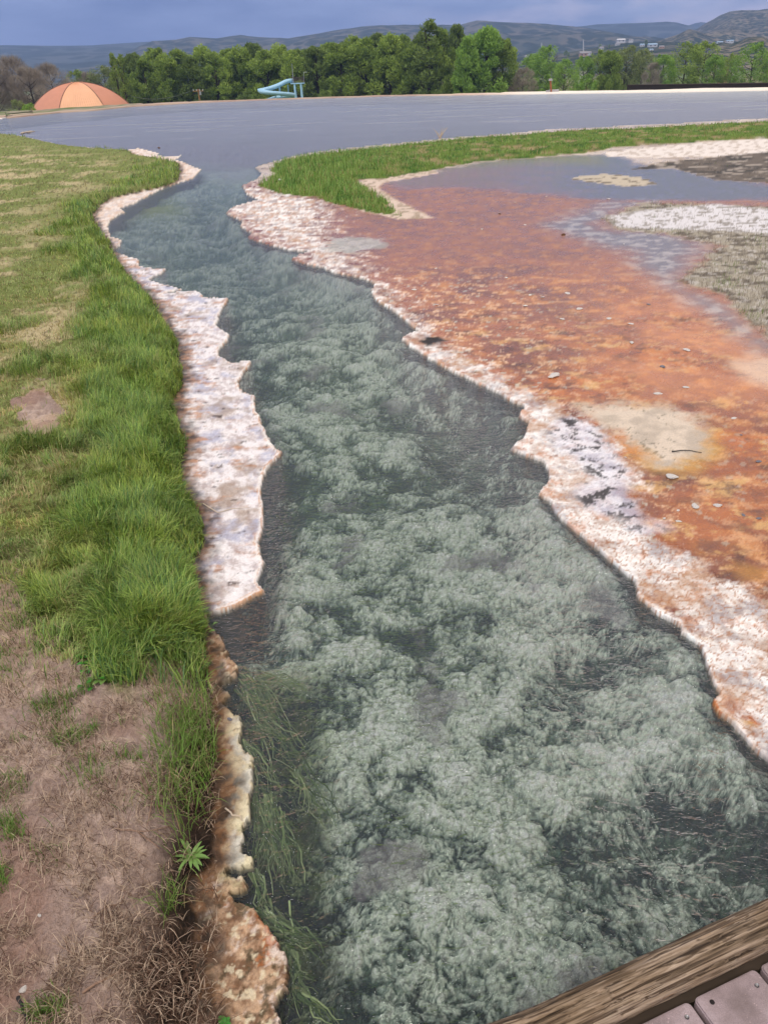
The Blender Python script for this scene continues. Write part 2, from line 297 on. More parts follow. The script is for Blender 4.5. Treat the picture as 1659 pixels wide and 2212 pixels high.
# ------------------------------------------------------------------ colours of the ground (albedo only)
def ground_color(x, y, dw, gl, gr):
    p = px_of(y); X, Y = disp(x, y)
    fine = lambda s, f=60, o=3: fbm(x, y, f, o, s, foot=p * 1.5)
    left = is_left(X, Y)
    n1, n2, n3, n4 = fbm(x, y, 1.3, 4, 31), fbm(x, y, 5, 5, 32), fbm(x, y, 18, 4, 33), fine(34, 70)
    # --- right: microbial flat, orange to brick red
    c = lerp(lerp(lin(168, 106, 74), lin(172, 102, 58), sstep(640, 960, Y)), lerp(lin(132, 85, 70), lin(132, 74, 48), sstep(640, 960, Y)), sstep(-0.25, 0.3, n1 + 0.5 * fbm(x, y, 0.6, 2, 35)))
    c = lerp(c, lin(200, 136, 84), sstep(-0.05, 0.5, n2 + 0.3 * n4 + .5 * rag(x, y, 2.2, 39)) * 0.7)
    c = lerp(c, lin(206, 120, 52), sstep(-.1, .5, fbm(x, y, .9, 3, 40) + .5 * rag(x, y, 5, 30)) * sstep(620, 900, Y) * .65)
    c = lerp(c, lin(120, 74, 60), sstep(.05, .45, rag(x * .7, y, 3.4, 29)) * .55)
    speck = sstep(0.10, 0.42, rag(x * .8, y, 13, 28, p) + 0.35 * n4 + 0.45 * n2)
    c = lerp(c, lin(216, 176, 112), sstep(.12, .42, rag(x * .8, y, 4.5, 25)) * sstep(620, 760, Y) * .6)
    c = lerp(c, lin(88, 54, 38), sstep(.10, .5, rag(x * .7, y, 5, 24)) * sstep(540, 720, Y) * .8)
    near_edge = sstep(430, 40, (X - 700 - (Y - 450) * 0.72)) * sstep(560, 640, Y)
    c = lerp(c, lin(232, 190, 152), speck * (0.25 + 0.6 * near_edge))
    c = lerp(c, lin(198, 138, 62), sstep(0.1, 0.5, fbm(x, y, 2.1, 4, 36)) * sstep(1000, 1400, Y) * 0.8)
    c = lerp(c, lin(116, 72, 52), sstep(0.2, 0.5, fbm(x, y, 7, 5, 37)) * 0.6 * sstep(600, 760, Y))
    v1, v2, vid, vx, vy = voro(x + 0.02 * n3, y + 0.02 * n4, 16, 38)
    c = lerp(c, lin(190, 182, 165), ((v1 < 0.30 + 0.2 * n3) & (vid > 0.86)) * (0.3 + 0.6 * near_edge) * sstep(560, 640, Y))
    c = lerp(c, lin(214, 142, 96), sstep(1150, 1420, X) * sstep(500, 640, Y) * sstep(1000, 800, Y) * sstep(-.3, .3, n1) * 0.6)
    far_red = sstep(640, 520, Y)
    c = lerp(c, lin(142, 94, 82), far_red * 0.6)
    c = lerp(c, lerp(lin(204, 184, 166), lin(168, 146, 126), sstep(-.2, .3, n1)), sstep(402, 386, Y + 10 * n1))
    rough = np.full(x.shape, 0.33) + 0.25 * n2
    # --- white travertine along the right bank
    ww = sdf(U['white_r'], x, y)
    wm = sstep(-26, 24, ww / p * np.where(Y > 700, 0.8, 0.5) + 40 * n2 + 24 * n3 + 16 * n4 + 26 * rag(x, y, 3, 21) - 6) * np.where(dw < .035, 1, .96); wm = np.maximum(wm, sstep(.05, .015, dw) * (ww > -.05))
    rg1 = rag(x * .8, y, 9, 27, p); band = lerp(lin(190, 168, 156), lin(248, 242, 238), sstep(-0.50, 0.15, rg1 + .12 * n4 + .3 * n2))
    band = lerp(band, lin(202, 134, 88), sstep(0.05, 0.42, rag(x, y, 7, 41) + 0.25 * n4) * 0.65)
    band = lerp(band, lin(150, 98, 66), sstep(0.34, 0.6, fbm(x, y, 22, 4, 42)) * 0.8)
    band = lerp(band, lin(184, 142, 110), sstep(-.05, .4, rag(x, y, 3.2, 23)) * .8); band = lerp(band, lin(158, 152, 158), sstep(.0, .45, rag(x, y, 4.1, 22)) * .7)
    # lily-pad like crusts and growth lines
    q1, q2, qid, qx, qy = voro(x + 0.012 * n3, y + 0.012 * n3, 24, 43)
    edge = sstep(0.10, 0.02, q2 - q1)
    band = lerp(band, lin(168, 112, 72), edge * 0.8 * sstep(900, 1200, Y))
    band = lerp(band, lin(224, 214, 206), ((q1 < 0.30) & (qid > 0.6)) * 0.6)
    c = lerp(c, band, wm); rough = lerp(rough[..., None], np.full(x.shape, 0.6)[..., None], wm)[..., 0]
    # black wet pits in the white
    dk = sstep(-0.05, 0.06, sdf(U['dark'], x, y) + 0.07 * n2 + .04 * rg1)
    c = lerp(c, lerp(lin(232, 228, 236), lin(170, 166, 186), sstep(-.1, .4, rag(x, y, 6, 26))), dk * 0.7)
    pit = sstep(-0.02, 0.22, rag(x, y, 8, 44) + 0.15 * n4 + .15 * n1) * dk * .92
    c = lerp(c, lin(40, 34, 32), pit)
    pk = np.exp(-(((X - 935) / 45) ** 2 + ((Y - 742) / 12) ** 2)); c = lerp(c, lin(40, 32, 26), sstep(0.25, 0.6, pk * (0.8 + n2)))
    # sand patch with a yellow rim
    sa = sdf(U['sand'], x, y) / p
    c = lerp(c, lin(206, 168, 78), sstep(-75, -5, sa + 25 * n2) * sstep(1260, 1450, X) * sstep(900, 980, Y) * 0.5)
    sm = sstep(-34, 26, sa + 34 * n2 + 16 * n3 - 8)
    sand = lerp(lin(206, 188, 170), lin(182, 166, 150), sstep(-.2, .3, n2))
    sand = lerp(sand, lin(96, 90, 74), sstep(0.30, 0.6, rag(x, y, 22, 45, p) + 0.5 * fbm(x, y, 4, 2, 46)) * 0.7)
    c = lerp(c, sand, sm); rough = np.where(sm > .5, 0.85, rough)
    gp = sstep(-10, 18, sdf(U['greypud'], x, y) / p + 26 * n2); c = lerp(c, lerp(lin(196, 190, 180), lin(150, 150, 146), sstep(-.2, .3, n2)), gp * 0.8)
    # puddled, grey and pale ground further right
    pu = sstep(-16, 22, sdf(U['puddle'], x, y) / p * 0.6 + 16 * n1 + 14 * n2)
    c = lerp(c, lerp(lin(146, 112, 110), lin(106, 104, 116), sstep(950, 1350, X + 120 * n1)), pu); rough = lerp(rough[..., None], np.full(x.shape, 0.08)[..., None], pu)[..., 0]
    c = lerp(c, lin(132, 124, 50), pu * sstep(24, 4, Y - (338 + np.abs(1180 - X) * 0.06)) * sstep(1330, 1270, X) * sstep(930, 980, X) * 0.8)
    gw = sstep(-36, 44, sdf(U['greywet'], x, y) / p * 0.7 + 26 * n1 + 20 * n2)
    c = lerp(c, lerp(lin(120, 116, 122), lin(176, 168, 166), sstep(-0.1, 0.4, n2)), gw * 0.9); rough = lerp(rough[..., None], np.full(x.shape, 0.2)[..., None], gw)[..., 0]
    pe = sstep(-34, 34, sdf(U['pale_e'], x, y) / p + 24 * n2); c = lerp(c, lin(214, 180, 154), pe * 0.9)
    wb = sstep(-6, 10, sdf(U['whitebank'], x, y) / p + 5 * n2); c = lerp(c, lerp(lin(222, 210, 202), lin(188, 172, 160), sstep(-.1, .4, n2)), wb); rough = np.where(wb > .5, 0.9, rough)
    mu_ = sstep(-12, 12, sdf(U['mud'], x, y) / p + 14 * n2)
    mud = lerp(lin(96, 84, 74), lin(52, 45, 40), sstep(-.1, .3, fbm(x, y, 1.6, 4, 47))); mud = lerp(mud, lin(176, 162, 150), sstep(0.1, 0.4, fbm(x, y, 2.4, 4, 48)) * 0.7)
    c = lerp(c, mud, mu_); rough = np.where(mu_ > .5, 0.8, rough)
    dg = sstep(-16, 18, sdf(U['drygr'], x, y) / p + 24 * n2 + 12 * n1)
    dry = lerp(lin(158, 148, 132), lin(96, 86, 74), sstep(-0.1, 0.25, fbm(x, y, 4, 5, 49)))
    dry = lerp(dry, lin(196, 188, 182), sstep(0.1, 0.4, fbm(x, y, 9, 4, 50)) * .6)
    c = lerp(c, dry, dg); rough = np.where(dg > .5, 0.9, rough)
    wf = sstep(-14, 14, sdf(U['whiteflat'], x, y) / p + 18 * n2 + 10 * n1)
    c = lerp(c, lerp(lin(214, 208, 210), lin(150, 142, 136), sstep(0.0, 0.35, n2 + .5 * n3)), wf * .95); rough = np.where(wf > .5, .8, rough)
    isl = sstep(-5, 8, sdf(U['isle'], x, y) / p + 14 * n2); c = lerp(c, lerp(lin(186, 172, 152), lin(110, 98, 84), sstep(0.05, .4, n2)), isl); rough = np.where(isl > .5, .9, rough)
    pr = sstep(-6, 8, sdf(U['pale_r'], x, y) / p + 8 * n2); c = lerp(c, lerp(lin(206, 184, 168), lin(160, 140, 120), sstep(-.1, .4, n2 + .4 * n3)), pr); rough = np.where(pr > .5, .9, rough)
    # --- grass strip on the right: soil under the blades
    gm = sstep(-3, 5, gr / p)
    gs = lerp(lin(98, 116, 48), lin(150, 132, 96), sstep(0.05, 0.4, fbm(x, y, 1.1, 4, 51)) * sstep(700, 1000, X))
    gs = lerp(gs, lin(64, 92, 32), sstep(0.0, .4, fbm(x, y, 2.7, 4, 52)))
    c = lerp(c, gs, gm); rough = np.where(gm > .5, .95, rough)
    # --- left bank
    lg_ = rag(x * 1.4 + y * .5, y * .9, 10, 60, p); tl = lerp(lin(196, 180, 178), lin(240, 232, 232), sstep(-0.42, 0.14, lg_ + .2 * n4))
    tl = lerp(tl, lin(168, 168, 192), sstep(-.05, 0.4, rag(x, y, 4, 61)) * 0.75); tl = lerp(tl, lin(156, 130, 108), sstep(.02, .45, rag(x, y, 3.1, 57)) * .7)
    st = sstep(0.0, 0.42, rag(x * 0.6, y, 7, 62) + 0.35 * sstep(70, 0, gl / p * -1.0) - 0.12)
    tl = lerp(tl, lerp(lin(196, 140, 98), lin(150, 98, 62), sstep(-.2, .3, n3)), st * 0.8)
    tl = lerp(tl, lin(60, 44, 34), sstep(0.30, 0.55, rag(x * 0.6, y * 1.3, 11, 63) + .1 * n4) * 0.85)
    rim = np.exp(-(dw / (0.030 + 0.012 * n2)) ** 2)
    tl = lerp(tl, lerp(lin(244, 236, 230), lin(206, 146, 90), sstep(0.0, 0.6, np.sin(dw * 300 + 5 * n2) * .4 + rag(x, y, 4, 59))), sstep(.25, .8, rim) * sstep(1500, 1300, Y) * .75)
    tl = lerp(tl, lin(238, 214, 190), sstep(600, 480, Y) * 0.5)
    # knobbly near ledge: ochre, cream and rust
    nl = sstep(1320, 1370, Y)
    kn = lerp(lin(120, 88, 64), lin(196, 162, 132), sstep(-.30, .3, rag(x, y, 16, 58)))
    kn = lerp(kn, lin(226, 208, 196), sstep(.12, .45, rag(x, y, 11, 64)) * .9)
    kn = lerp(kn, lin(176, 96, 34), sstep(.05, .35, fbm(x, y, 10, 4, 65)) * sstep(.1, .4, n4 + n2) * .6)
    kn = lerp(kn, lin(216, 208, 164), sstep(.035, .005, dw) * sstep(1450, 1520, Y) * sstep(1960, 1880, Y) * sstep(-.3, .3, rag(x, y, 12, 56) + .1) * .9)
    kn = lerp(kn, lin(78, 66, 44), sstep(.10, .40, rag(x, y, 17, 66)) * .85)
    kn = lerp(kn, lin(222, 206, 176), sstep(.2, .4, fbm(x, y, 33, 4, 69)) * .8)
    kn = lerp(kn, lin(74, 62, 58), sstep(0.2, 0.6, np.exp(-(((X - 455) / 40) ** 2 + ((Y - 2050) / 45) ** 2))) * .8)
    up_ = sstep(1450, 1500, Y) * sstep(1905, 1870, Y)
    kn = lerp(kn, lerp(lin(222, 210, 178), lin(236, 230, 216), sstep(-.2, .3, n3)), up_ * sstep(-.30, .15, rag(x, y, 12, 55) + .25 * sstep(.09, .0, dw)) * .85)
    kn = lerp(kn, lin(168, 102, 44), up_ * sstep(-.07, -.015, gl) * sstep(-.2, .3, n3 + .2) * .8)
    tl = lerp(tl, kn, nl)
    c = np.where(left[..., None], tl, c); rough = np.where(left, 0.5 + 0.25 * nl, rough)
    # rusty wet seam between turf and crust
    seam = left * sstep(-0.13, -0.015, gl + .05 * n2 + .03 * n3) * (gl < 0.02)
    c = lerp(c, lerp(lin(112, 78, 50), lin(48, 38, 28), sstep(-.2, .3, n3)), seam * .9)
    # turf, dry lawn and bare dirt
    glm = sstep(-0.012, 0.012, gl) * left
    lawn = lerp(lin(122, 130, 74), lin(188, 172, 134), sstep(-0.05, 0.35, fbm(x, y, 0.9, 4, 67) + .35 * n2) * sstep(-20, 260, gl / p + 60 * n1))
    lawn = lerp(lawn, lin(70, 60, 34), sstep(0.05, 0.4, n3) * .6)
    dirt = lerp(lin(156, 134, 124), lin(190, 166, 152), sstep(-.3, .3, n2 + .5 * n3)); dirt = lerp(dirt, lin(146, 114, 100), sstep(.0, .4, fbm(x, y, 2.2, 3, 68)) * .6)
    dirt = lerp(dirt, lin(186, 158, 134), sstep(1600, 1300, Y) * sstep(-.1, .3, n1 + .5 * n2) * .7)
    soil = lerp(dirt, lerp(lin(48, 36, 31), lin(84, 66, 56), sstep(0.0, .4, n3)), wet_soil(X, Y, n2))
    lawn = lerp(lawn, soil, dirt_mask(X, Y, n2, n1))
    lawn = lerp(lawn, lin(38, 30, 22), sstep(0.10, 0.0, gl + .03 * n2) * .85)
    c = lerp(c, lawn, glm); rough = np.where(glm > .5, .95, rough)
    c = lerp(c, lin(72, 66, 44), (dw <= 0) * .9)                           # darker olive on the underside of the lip
    return np.clip(c, 0.01, 0.9), np.clip(rough, 0.06, 1)
def dirt_mask(X, Y, n2, n1):
    a = sstep(1380, 1480, Y + (170 - X) * 0.65 + 90 * n2 + 60 * n1) * sstep(-40, 60, 1.0 * (Y - 1480) - (X - 260) * 1.6 + 120 * n2)
    a = np.maximum(a, sstep(1400, 1450, Y + 40 * n2) * sstep(230, 330, X))
    a = np.maximum(a, sstep(1190, 1290, Y + 60 * n2) * sstep(110, 40, X + 50 * n2))
    return np.maximum(a, np.exp(-(((X - 90) / 55) ** 2 + ((Y - 915) / 75) ** 2)) > 0.5 + 0.5 * n2)
def wet_soil(X, Y, n2):
    return sstep(-70, 40, X - (395 - np.clip(Y - 1650, 0, 600) * 0.13) + 50 * n2) * sstep(1480, 1640, Y)

# ------------------------------------------------------------------ the near ground as one fine sheet
def rows_y(step):
    Yd = [2420.0]
    while Yd[-1] > 199: Yd.append(Yd[-1] - min(step, max(0.8, (Yd[-1] - 150) * 0.016)))
    q = PITCH + np.arctan((np.array(Yd) - CY) / FD)
    return H / np.tan(q)
def grid(step, extra=True):
    ys = rows_y(step)
    if extra: ys = np.concatenate([np.linspace(-1.0, ys[0] - 0.06, 12), ys])
    lim = .70 if extra else .58; s = np.arange(-lim, lim + 1e-4, step / FD)
    if extra:
        e = lim + np.cumsum(np.geomspace(0.003, 0.12, 30)); s = np.concatenate([-e[::-1], s, e])
    dep = (ys * math.cos(PITCH) + H * math.sin(PITCH))
    x = s[None, :] * dep[:, None]; y = np.repeat(ys[:, None], len(s), 1)
    return x, y
FARP = unproject(FAR)
_o = np.argsort(FARP[:, 0])
def y_far(x): return np.interp(x, FARP[_o, 0], FARP[_o, 1])
gx, gy = grid(3.0)
shape = gx.shape; gx = gx.ravel(); gy = gy.ravel()
dw = d_water(gx, gy); gl = g_left(gx, gy); gr = g_right(gx, gy)
gz = height(gx, gy, dw, gl, gr)
gc, grough = ground_color(gx, gy, dw, gl, gr)
gX, gY = disp(gx, gy)
idx = np.arange(len(gx)).reshape(shape)
quads = np.stack([idx[:-1, :-1], idx[:-1, 1:], idx[1:, 1:], idx[1:, :-1]], -1).reshape(-1, 4)
near = gy < y_far(gx) - 0.8
land = (dw[quads] > 0).any(1) & near[quads].all(1)
lx = is_left(gX[quads].mean(1), gY[quads].mean(1))
k_turf = (gl[quads].mean(1) > 0) & lx
k_strip = (gr[quads].mean(1) > 0) & ~lx
k_shelf_l = lx & ~k_turf
wsd = sdf(U['white_r'], gx, gy)
k_shelf_r = ~lx & ~k_strip & (wsd[quads].mean(1) > 0)
k_flat = ~lx & ~k_strip & ~k_shelf_r
m_soil = mat_ground('soil', 0.8, 0.012, (70, 300), 0.3, 0.2)
m_trav = mat_ground('travertine', 0.7, 0.007, (90, 380), 0.24, 0.4)
m_flat = mat_ground('mineral_mat', 0.45, 0.005, (80, 350), 0.22, 0.5)
def part_of_sheet(name, mask, mat, smooth=True):
    F = quads[mask & land]; used = np.unique(F); remap = np.zeros(len(gx), np.int64); remap[used] = np.arange(len(used))
    o = mesh_np(name, np.stack([gx, gy, gz], 1)[used], remap[F], mat, color=gc[used], attrs={'rough': grough[used]}, smooth=smooth)
    return tag(o, kind='structure')
part_of_sheet('ground', k_turf, m_soil)
part_of_sheet('grass_bank', k_strip, m_soil)
part_of_sheet('travertine_shelf', k_shelf_l, m_trav, smooth=False)
part_of_sheet('travertine_shelf', k_shelf_r, m_trav, smooth=False)
part_of_sheet('mineral_flat', k_flat, m_flat)
# the land on the far side of the pond: a low rim, then a fall to the lower town terrace
FX = FARP[_o]; fx = np.concatenate([np.linspace(-160, FX[0, 0], 8)[:-1], np.linspace(FX[0, 0], FX[-1, 0], 420), np.linspace(FX[-1, 0], 190, 8)[1:]])
fy = y_far(fx) + 0.35 * fbm(fx, fx * 0, 0.35, 3, 71)
LOW = -5.0
offs = [-0.25, 0.0, 0.5, 1.5, 3, 5, 8, 11, 15, 20, 28, 40, 60, 100, 180, 320, 600, 1200]
FV = []; FC = []
wide = np.interp(np.degrees(np.arctan2(fx, fy)), [-30, -18, -14, -8, 4, 12, 30], [16, 14, 7, 1.6, 2, 7, 9])
for o_ in offs:
    rr = np.hypot(fx, fy); k = (rr + o_) / rr
    x_, y_ = fx * k, fy * k
    z_ = np.where(o_ < 0, -0.85, 0.07 + 0.03 * fbm(x_, y_, 0.4, 3, 72)) if o_ < 0.1 else 0.09 + 0.03 * fbm(x_, y_, 0.4, 3, 72)
    z_ = np.where(o_ > wide, np.maximum(LOW + 0.35 * fbm(x_, y_, 0.02, 3, 73), z_ - (o_ - wide) * 0.33), z_)
    z_ = np.minimum(z_, 0.15)
    n_ = fbm(x_, y_, 0.25, 4, 74); az = np.degrees(np.arctan2(x_, y_))
    crust = lerp(lin(222, 196, 172), lin(200, 168, 150), sstep(-.2, .3, n_))
    crust = lerp(lerp(crust, lin(150, 128, 116), .6), crust, sstep(2, 7, az)); crust = lerp(crust, lin(238, 226, 212), sstep(5, 12, az))
    if o_ < 0: crust = lerp(crust, lin(138, 128, 148), 1.0)
    lft = sstep(-13, -16, az); crust = lerp(crust, lerp(lin(150, 138, 120), lin(92, 110, 56), sstep(-.1, .2, fbm(x_, y_ * 3, 0.15, 3, 75))), lft * sstep(1.0, 3.0, o_))
    grassy = lerp(lin(92, 108, 58), lin(140, 128, 96), sstep(-.1, .4, fbm(x_, y_, 0.03, 4, 76)))
    cc = lerp(crust, grassy, sstep(0, 3, o_ - wide))
    FV.append(np.stack([x_, y_, z_], 1)); FC.append(cc)
nfx = len(fx); fi = np.arange(nfx * len(offs)).reshape(len(offs), nfx)
FQ = np.stack([fi[:-1, :-1], fi[:-1, 1:], fi[1:, 1:], fi[1:, :-1]], -1).reshape(-1, 4)
tag(mesh_np('ground', np.concatenate(FV), FQ, m_soil, color=np.concatenate(FC), attrs={'rough': np.full(nfx * len(offs), .9)}), kind='structure')
# the plain out to the hills, a little lower than the terrace
V = []; rad = [0.5, 60, 400, 1200, 2600, 4900]
for r_ in rad:
    for k in range(64): q = 2 * math.pi * k / 64; V.append((r_ * math.sin(q), r_ * math.cos(q), LOW - 1.2))
F = [(i * 64 + k, i * 64 + (k + 1) % 64, (i + 1) * 64 + (k + 1) % 64, (i + 1) * 64 + k) for i in range(len(rad) - 1) for k in range(64)]
m_plain, t, b = new_mat('plain'); g = N(t, 'ShaderNodeNewGeometry'); n1 = N(t, 'ShaderNodeTexNoise', i_Scale=0.004, i_Detail=8.0); t.links.new(g.outputs['Position'], n1.inputs['Vector'])
r = ramp(t, [(0.35, lin(84, 100, 62)), (0.55, lin(128, 122, 92)), (0.7, lin(96, 104, 80))]); t.links.new(n1.outputs['Fac'], r.inputs[0]); t.links.new(r.outputs[0], b.inputs['Base Color']); b.inputs['Roughness'].default_value = 1; b.inputs['Specular IOR Level'].default_value = 0
tag(mesh_np('terrain', V, F, m_plain), kind='structure')

# ------------------------------------------------------------------ stream bed: pale algae cushions, the hollows between them coloured darker
bx, by = grid(2.2, extra=False); bshape = bx.shape; bx = bx.ravel(); by = by.ravel()
bdw = sdf(W_PLAN, bx, by); bX, bY = disp(bx, by)
keep = (bdw > -0.14 - 0.32 * ~is_left(bX, bY)) & (bY > 300)
bi = np.full(len(bx), -1); bi[keep] = np.arange(keep.sum()); bi = bi.reshape(bshape)
BQ = np.stack([bi[:-1, :-1], bi[:-1, 1:], bi[1:, 1:], bi[1:, :-1]], -1).reshape(-1, 4); BQ = BQ[(BQ >= 0).all(1)]
bx, by, bdw, bX, bY = bx[keep], by[keep], bdw[keep], bX[keep], bY[keep]; bp = px_of(by)
wx = bx + 0.022 * fbm(bx, by, 7, 3, 81) + 0.006 * fbm(bx, by, 48, 3, 82); wy = by + 0.022 * fbm(bx, by, 7, 3, 83) + 0.006 * fbm(bx, by, 48, 3, 84)
def cushions(f, seed, streak, lo):
    a, b_, cid, dx, dy = voro(wx, wy, f, seed)
    dome = np.clip(1 - (a / (0.40 + 0.34 * cid)) ** 2, 0, 1) ** .5 * (cid > lo)
    q = np.arctan2(dy, dx)
    frill = perlin(np.cos(q) * streak + cid * 57, np.sin(q) * streak + cid * 31 + a * 2.5, seed + 5)      # radial fronds
    return dome * (.82 + .36 * frill * np.clip(a * 2, 0, 1)), cid, frill, a
d1, c1, s1, a1 = cushions(4.6, 85, 8, .25)
d2, c2, s2, a2 = cushions(10, 86, 6, .2)
d3, c3, s3, a3 = cushions(24, 87, 4, .15)
lf = lambda d, f: np.clip(0.6 / (f * bp * 2.2), 0, 1) * d
low = fbm(bx, by, 1.1, 4, 88); mid = fbm(bx, by, 3.4, 4, 89)
fil = rag(wx, wy * .8, 60, 90, bp * 1.2)
inside = np.maximum(bdw, 0)
hump = 0.22 * d1 + 0.30 * d2 + 0.28 * lf(d3, 24) + 0.12 * fil
rs = ~is_left(bX, bY) * sstep(.40, .0, inside)
# which stretches are thick pale growth and which are deep and dark, with bank shade painted in
thick = 0.60 + 0.60 * low + 0.42 * mid
def blob(cx_, cy_, rx, ry): return np.exp(-(((bX - cx_) / rx) ** 2 + ((bY - cy_) / ry) ** 2))
for (cx_, cy_, rx, ry, v) in [(985, 870, 110, 70, -.8), (1060, 920, 70, 50, -.7), (1290, 1370, 80, 60, -.6), (560, 1330, 60, 45, -.5), (590, 1650, 60, 260, -.5), (620, 1900, 70, 160, -.5), (1480, 1700, 110, 80, -.45), (820, 1590, 60, 50, -.35), (1580, 1850, 100, 60, -.4), (700, 2120, 70, 120, -.5), (960, 2060, 90, 50, -.4), (620, 1010, 30, 90, -.7), (560, 730, 60, 60, -.4), (870, 700, 40, 40, -.4), (360, 560, 60, 40, -.3), (1110, 1010, 60, 60, -.4),
                              (880, 1150, 220, 140, .35), (950, 1650, 260, 220, .35), (850, 1900, 140, 200, .3), (1500, 1650, 60, 90, .2), (640, 1210, 80, 60, .5), (1180, 1190, 60, 70, .35), (740, 900, 120, 120, .2), (1060, 1950, 70, 50, .4), (1400, 1480, 110, 90, .45), (1560, 1600, 60, 50, .5), (1250, 1200, 60, 60, .4), (1340, 1330, 60, 50, .4), (1480, 1400, 40, 50, .4), (1300, 1650, 160, 120, .2), (1150, 1850, 160, 120, .2)]:
    thick = thick + v * blob(cx_, cy_, rx, ry)
thick = np.clip(thick - 0.55 * sstep(0.10, 0.0, inside) * (bY > 560) * is_left(bX, bY) + .15 * rs - .5 * sstep(.03, -.10, bdw), 0, 1.2)  # thinned along the banks so the colour carries the shade under the ledge
bz = -0.27 + 0.08 * sstep(0, 1, thick) + 0.055 * hump * (0.35 + 0.65 * thick) + 0.03 * low + .12 * rs
bz = np.minimum(bz, -0.028 - 0.02 * (1 - d2)) - 0.18 * sstep(0.0, -0.08, bdw) * is_left(bX, bY)
mott = rag(bx, by, 6, 93)
d4, c4, s4, a4 = cushions(52, 95, 4, .1); d4 = lf(d4, 52)
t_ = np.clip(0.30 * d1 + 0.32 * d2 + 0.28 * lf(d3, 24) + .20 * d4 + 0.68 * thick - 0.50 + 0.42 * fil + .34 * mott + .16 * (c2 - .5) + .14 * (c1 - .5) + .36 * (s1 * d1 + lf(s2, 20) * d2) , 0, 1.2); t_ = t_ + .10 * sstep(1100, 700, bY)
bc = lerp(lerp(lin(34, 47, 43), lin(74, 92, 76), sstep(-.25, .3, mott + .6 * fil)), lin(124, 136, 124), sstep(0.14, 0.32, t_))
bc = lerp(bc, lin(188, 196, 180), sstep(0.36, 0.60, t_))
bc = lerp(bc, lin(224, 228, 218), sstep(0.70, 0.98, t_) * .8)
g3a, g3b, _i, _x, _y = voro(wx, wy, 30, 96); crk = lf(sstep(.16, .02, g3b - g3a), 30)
bc = lerp(bc, bc * .38, crk * sstep(-.25, .25, mott + fil) * .8)                     # gaps between the tufts darkened in the colour, not in the relief
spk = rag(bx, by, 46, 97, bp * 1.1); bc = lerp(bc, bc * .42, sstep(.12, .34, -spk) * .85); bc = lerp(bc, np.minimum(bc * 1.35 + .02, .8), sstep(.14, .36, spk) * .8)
bc = lerp(bc, lin(132, 124, 128), sstep(0.26, 0.5, fbm(bx, by, 2.3, 5, 91) + .2 * mott) * sstep(.2, .5, thick) * .6)
lef = sstep(760, 600, bX) * sstep(1330, 1450, bY); bc = lerp(bc, bc * np.array(lin(176, 188, 132)), lef); bc = lerp(bc, lin(112, 122, 62), sstep(0.0, 0.5, fbm(bx, by, 5, 3, 92) + .4 * fil) * lef * .45)
bc = lerp(bc, lin(86, 108, 116), sstep(760, 520, bY) * .55)                    # bed colour smoother and bluer upstream
bc = lerp(bc, lin(170, 192, 180), np.exp(-(((bX - 560) / 110) ** 2 + ((bY - 352) / 40) ** 2)) * .8)
bc = lerp(bc, lin(120, 130, 40), np.exp(-(((bX - 330) / 60) ** 2 + ((bY - 428) / 16) ** 2)) * .8)
pond = sstep(385, 305, bY + 8 * low - 22 * np.exp(-((bX - 540) / 160.0) ** 2)); bc = lerp(bc, lin(138, 128, 148), pond)
m_bed = mat_ground('algae_bed', 0.6, 0.006, (190, 420), 0.48, 0.1)
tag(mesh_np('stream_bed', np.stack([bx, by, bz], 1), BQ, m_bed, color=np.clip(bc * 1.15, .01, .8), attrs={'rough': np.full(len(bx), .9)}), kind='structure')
m_pb = mat_plain('pond_silt', lin(138, 128, 148), 0.9, scale=0.4)
V = np.concatenate([np.stack([fx, np.minimum(fy - 6, 9), fx * 0 - .7], 1), np.stack([fx, fy + .5, fx * 0 - .7], 1)]); q = np.arange(len(V)).reshape(2, -1)
tag(mesh_np('pond_bed', V, np.stack([q[:-1, :-1], q[:-1, 1:], q[1:, 1:], q[1:, :-1]], -1).reshape(-1, 4), m_pb), kind='structure')

# ------------------------------------------------------------------ water
m_w = bpy.data.materials.new('water'); m_w.use_nodes = True; t = m_w.node_tree; t.nodes.clear()
wo = N(t, 'ShaderNodeOutputMaterial'); mixs = N(t, 'ShaderNodeMixShader'); tr = N(t, 'ShaderNodeBsdfTransparent'); gls = N(t, 'ShaderNodeBsdfGlossy')
tr.inputs[0].default_value = (0.93, 0.96, 0.955, 1); gls.inputs['Color'].default_value = (1, 1, 1, 1)
g = N(t, 'ShaderNodeNewGeometry'); mpn = N(t, 'ShaderNodeMapping'); mpn.inputs['Scale'].default_value = (1, 1.7, 1)
w1 = N(t, 'ShaderNodeTexNoise', i_Scale=16.0, i_Detail=3.0, i_Roughness=0.5, i_Distortion=0.8); w2 = N(t, 'ShaderNodeTexNoise', i_Scale=60.0, i_Detail=2.0)
t.links.new(g.outputs['Position'], mpn.inputs[0]); t.links.new(mpn.outputs[0], w1.inputs['Vector']); t.links.new(mpn.outputs[0], w2.inputs['Vector'])
ad = N(t, 'ShaderNodeMath', operation='MULTIPLY_ADD', i_1=0.3); t.links.new(w2.outputs['Fac'], ad.inputs[0]); t.links.new(w1.outputs['Fac'], ad.inputs[2])
bpn = N(t, 'ShaderNodeBump', i_Strength=1.0, i_Distance=0.03); t.links.new(ad.outputs[0], bpn.inputs['Height'])
fr = N(t, 'ShaderNodeFresnel', i_IOR=1.33); t.links.new(bpn.outputs[0], fr.inputs['Normal']); t.links.new(bpn.outputs[0], gls.inputs['Normal'])
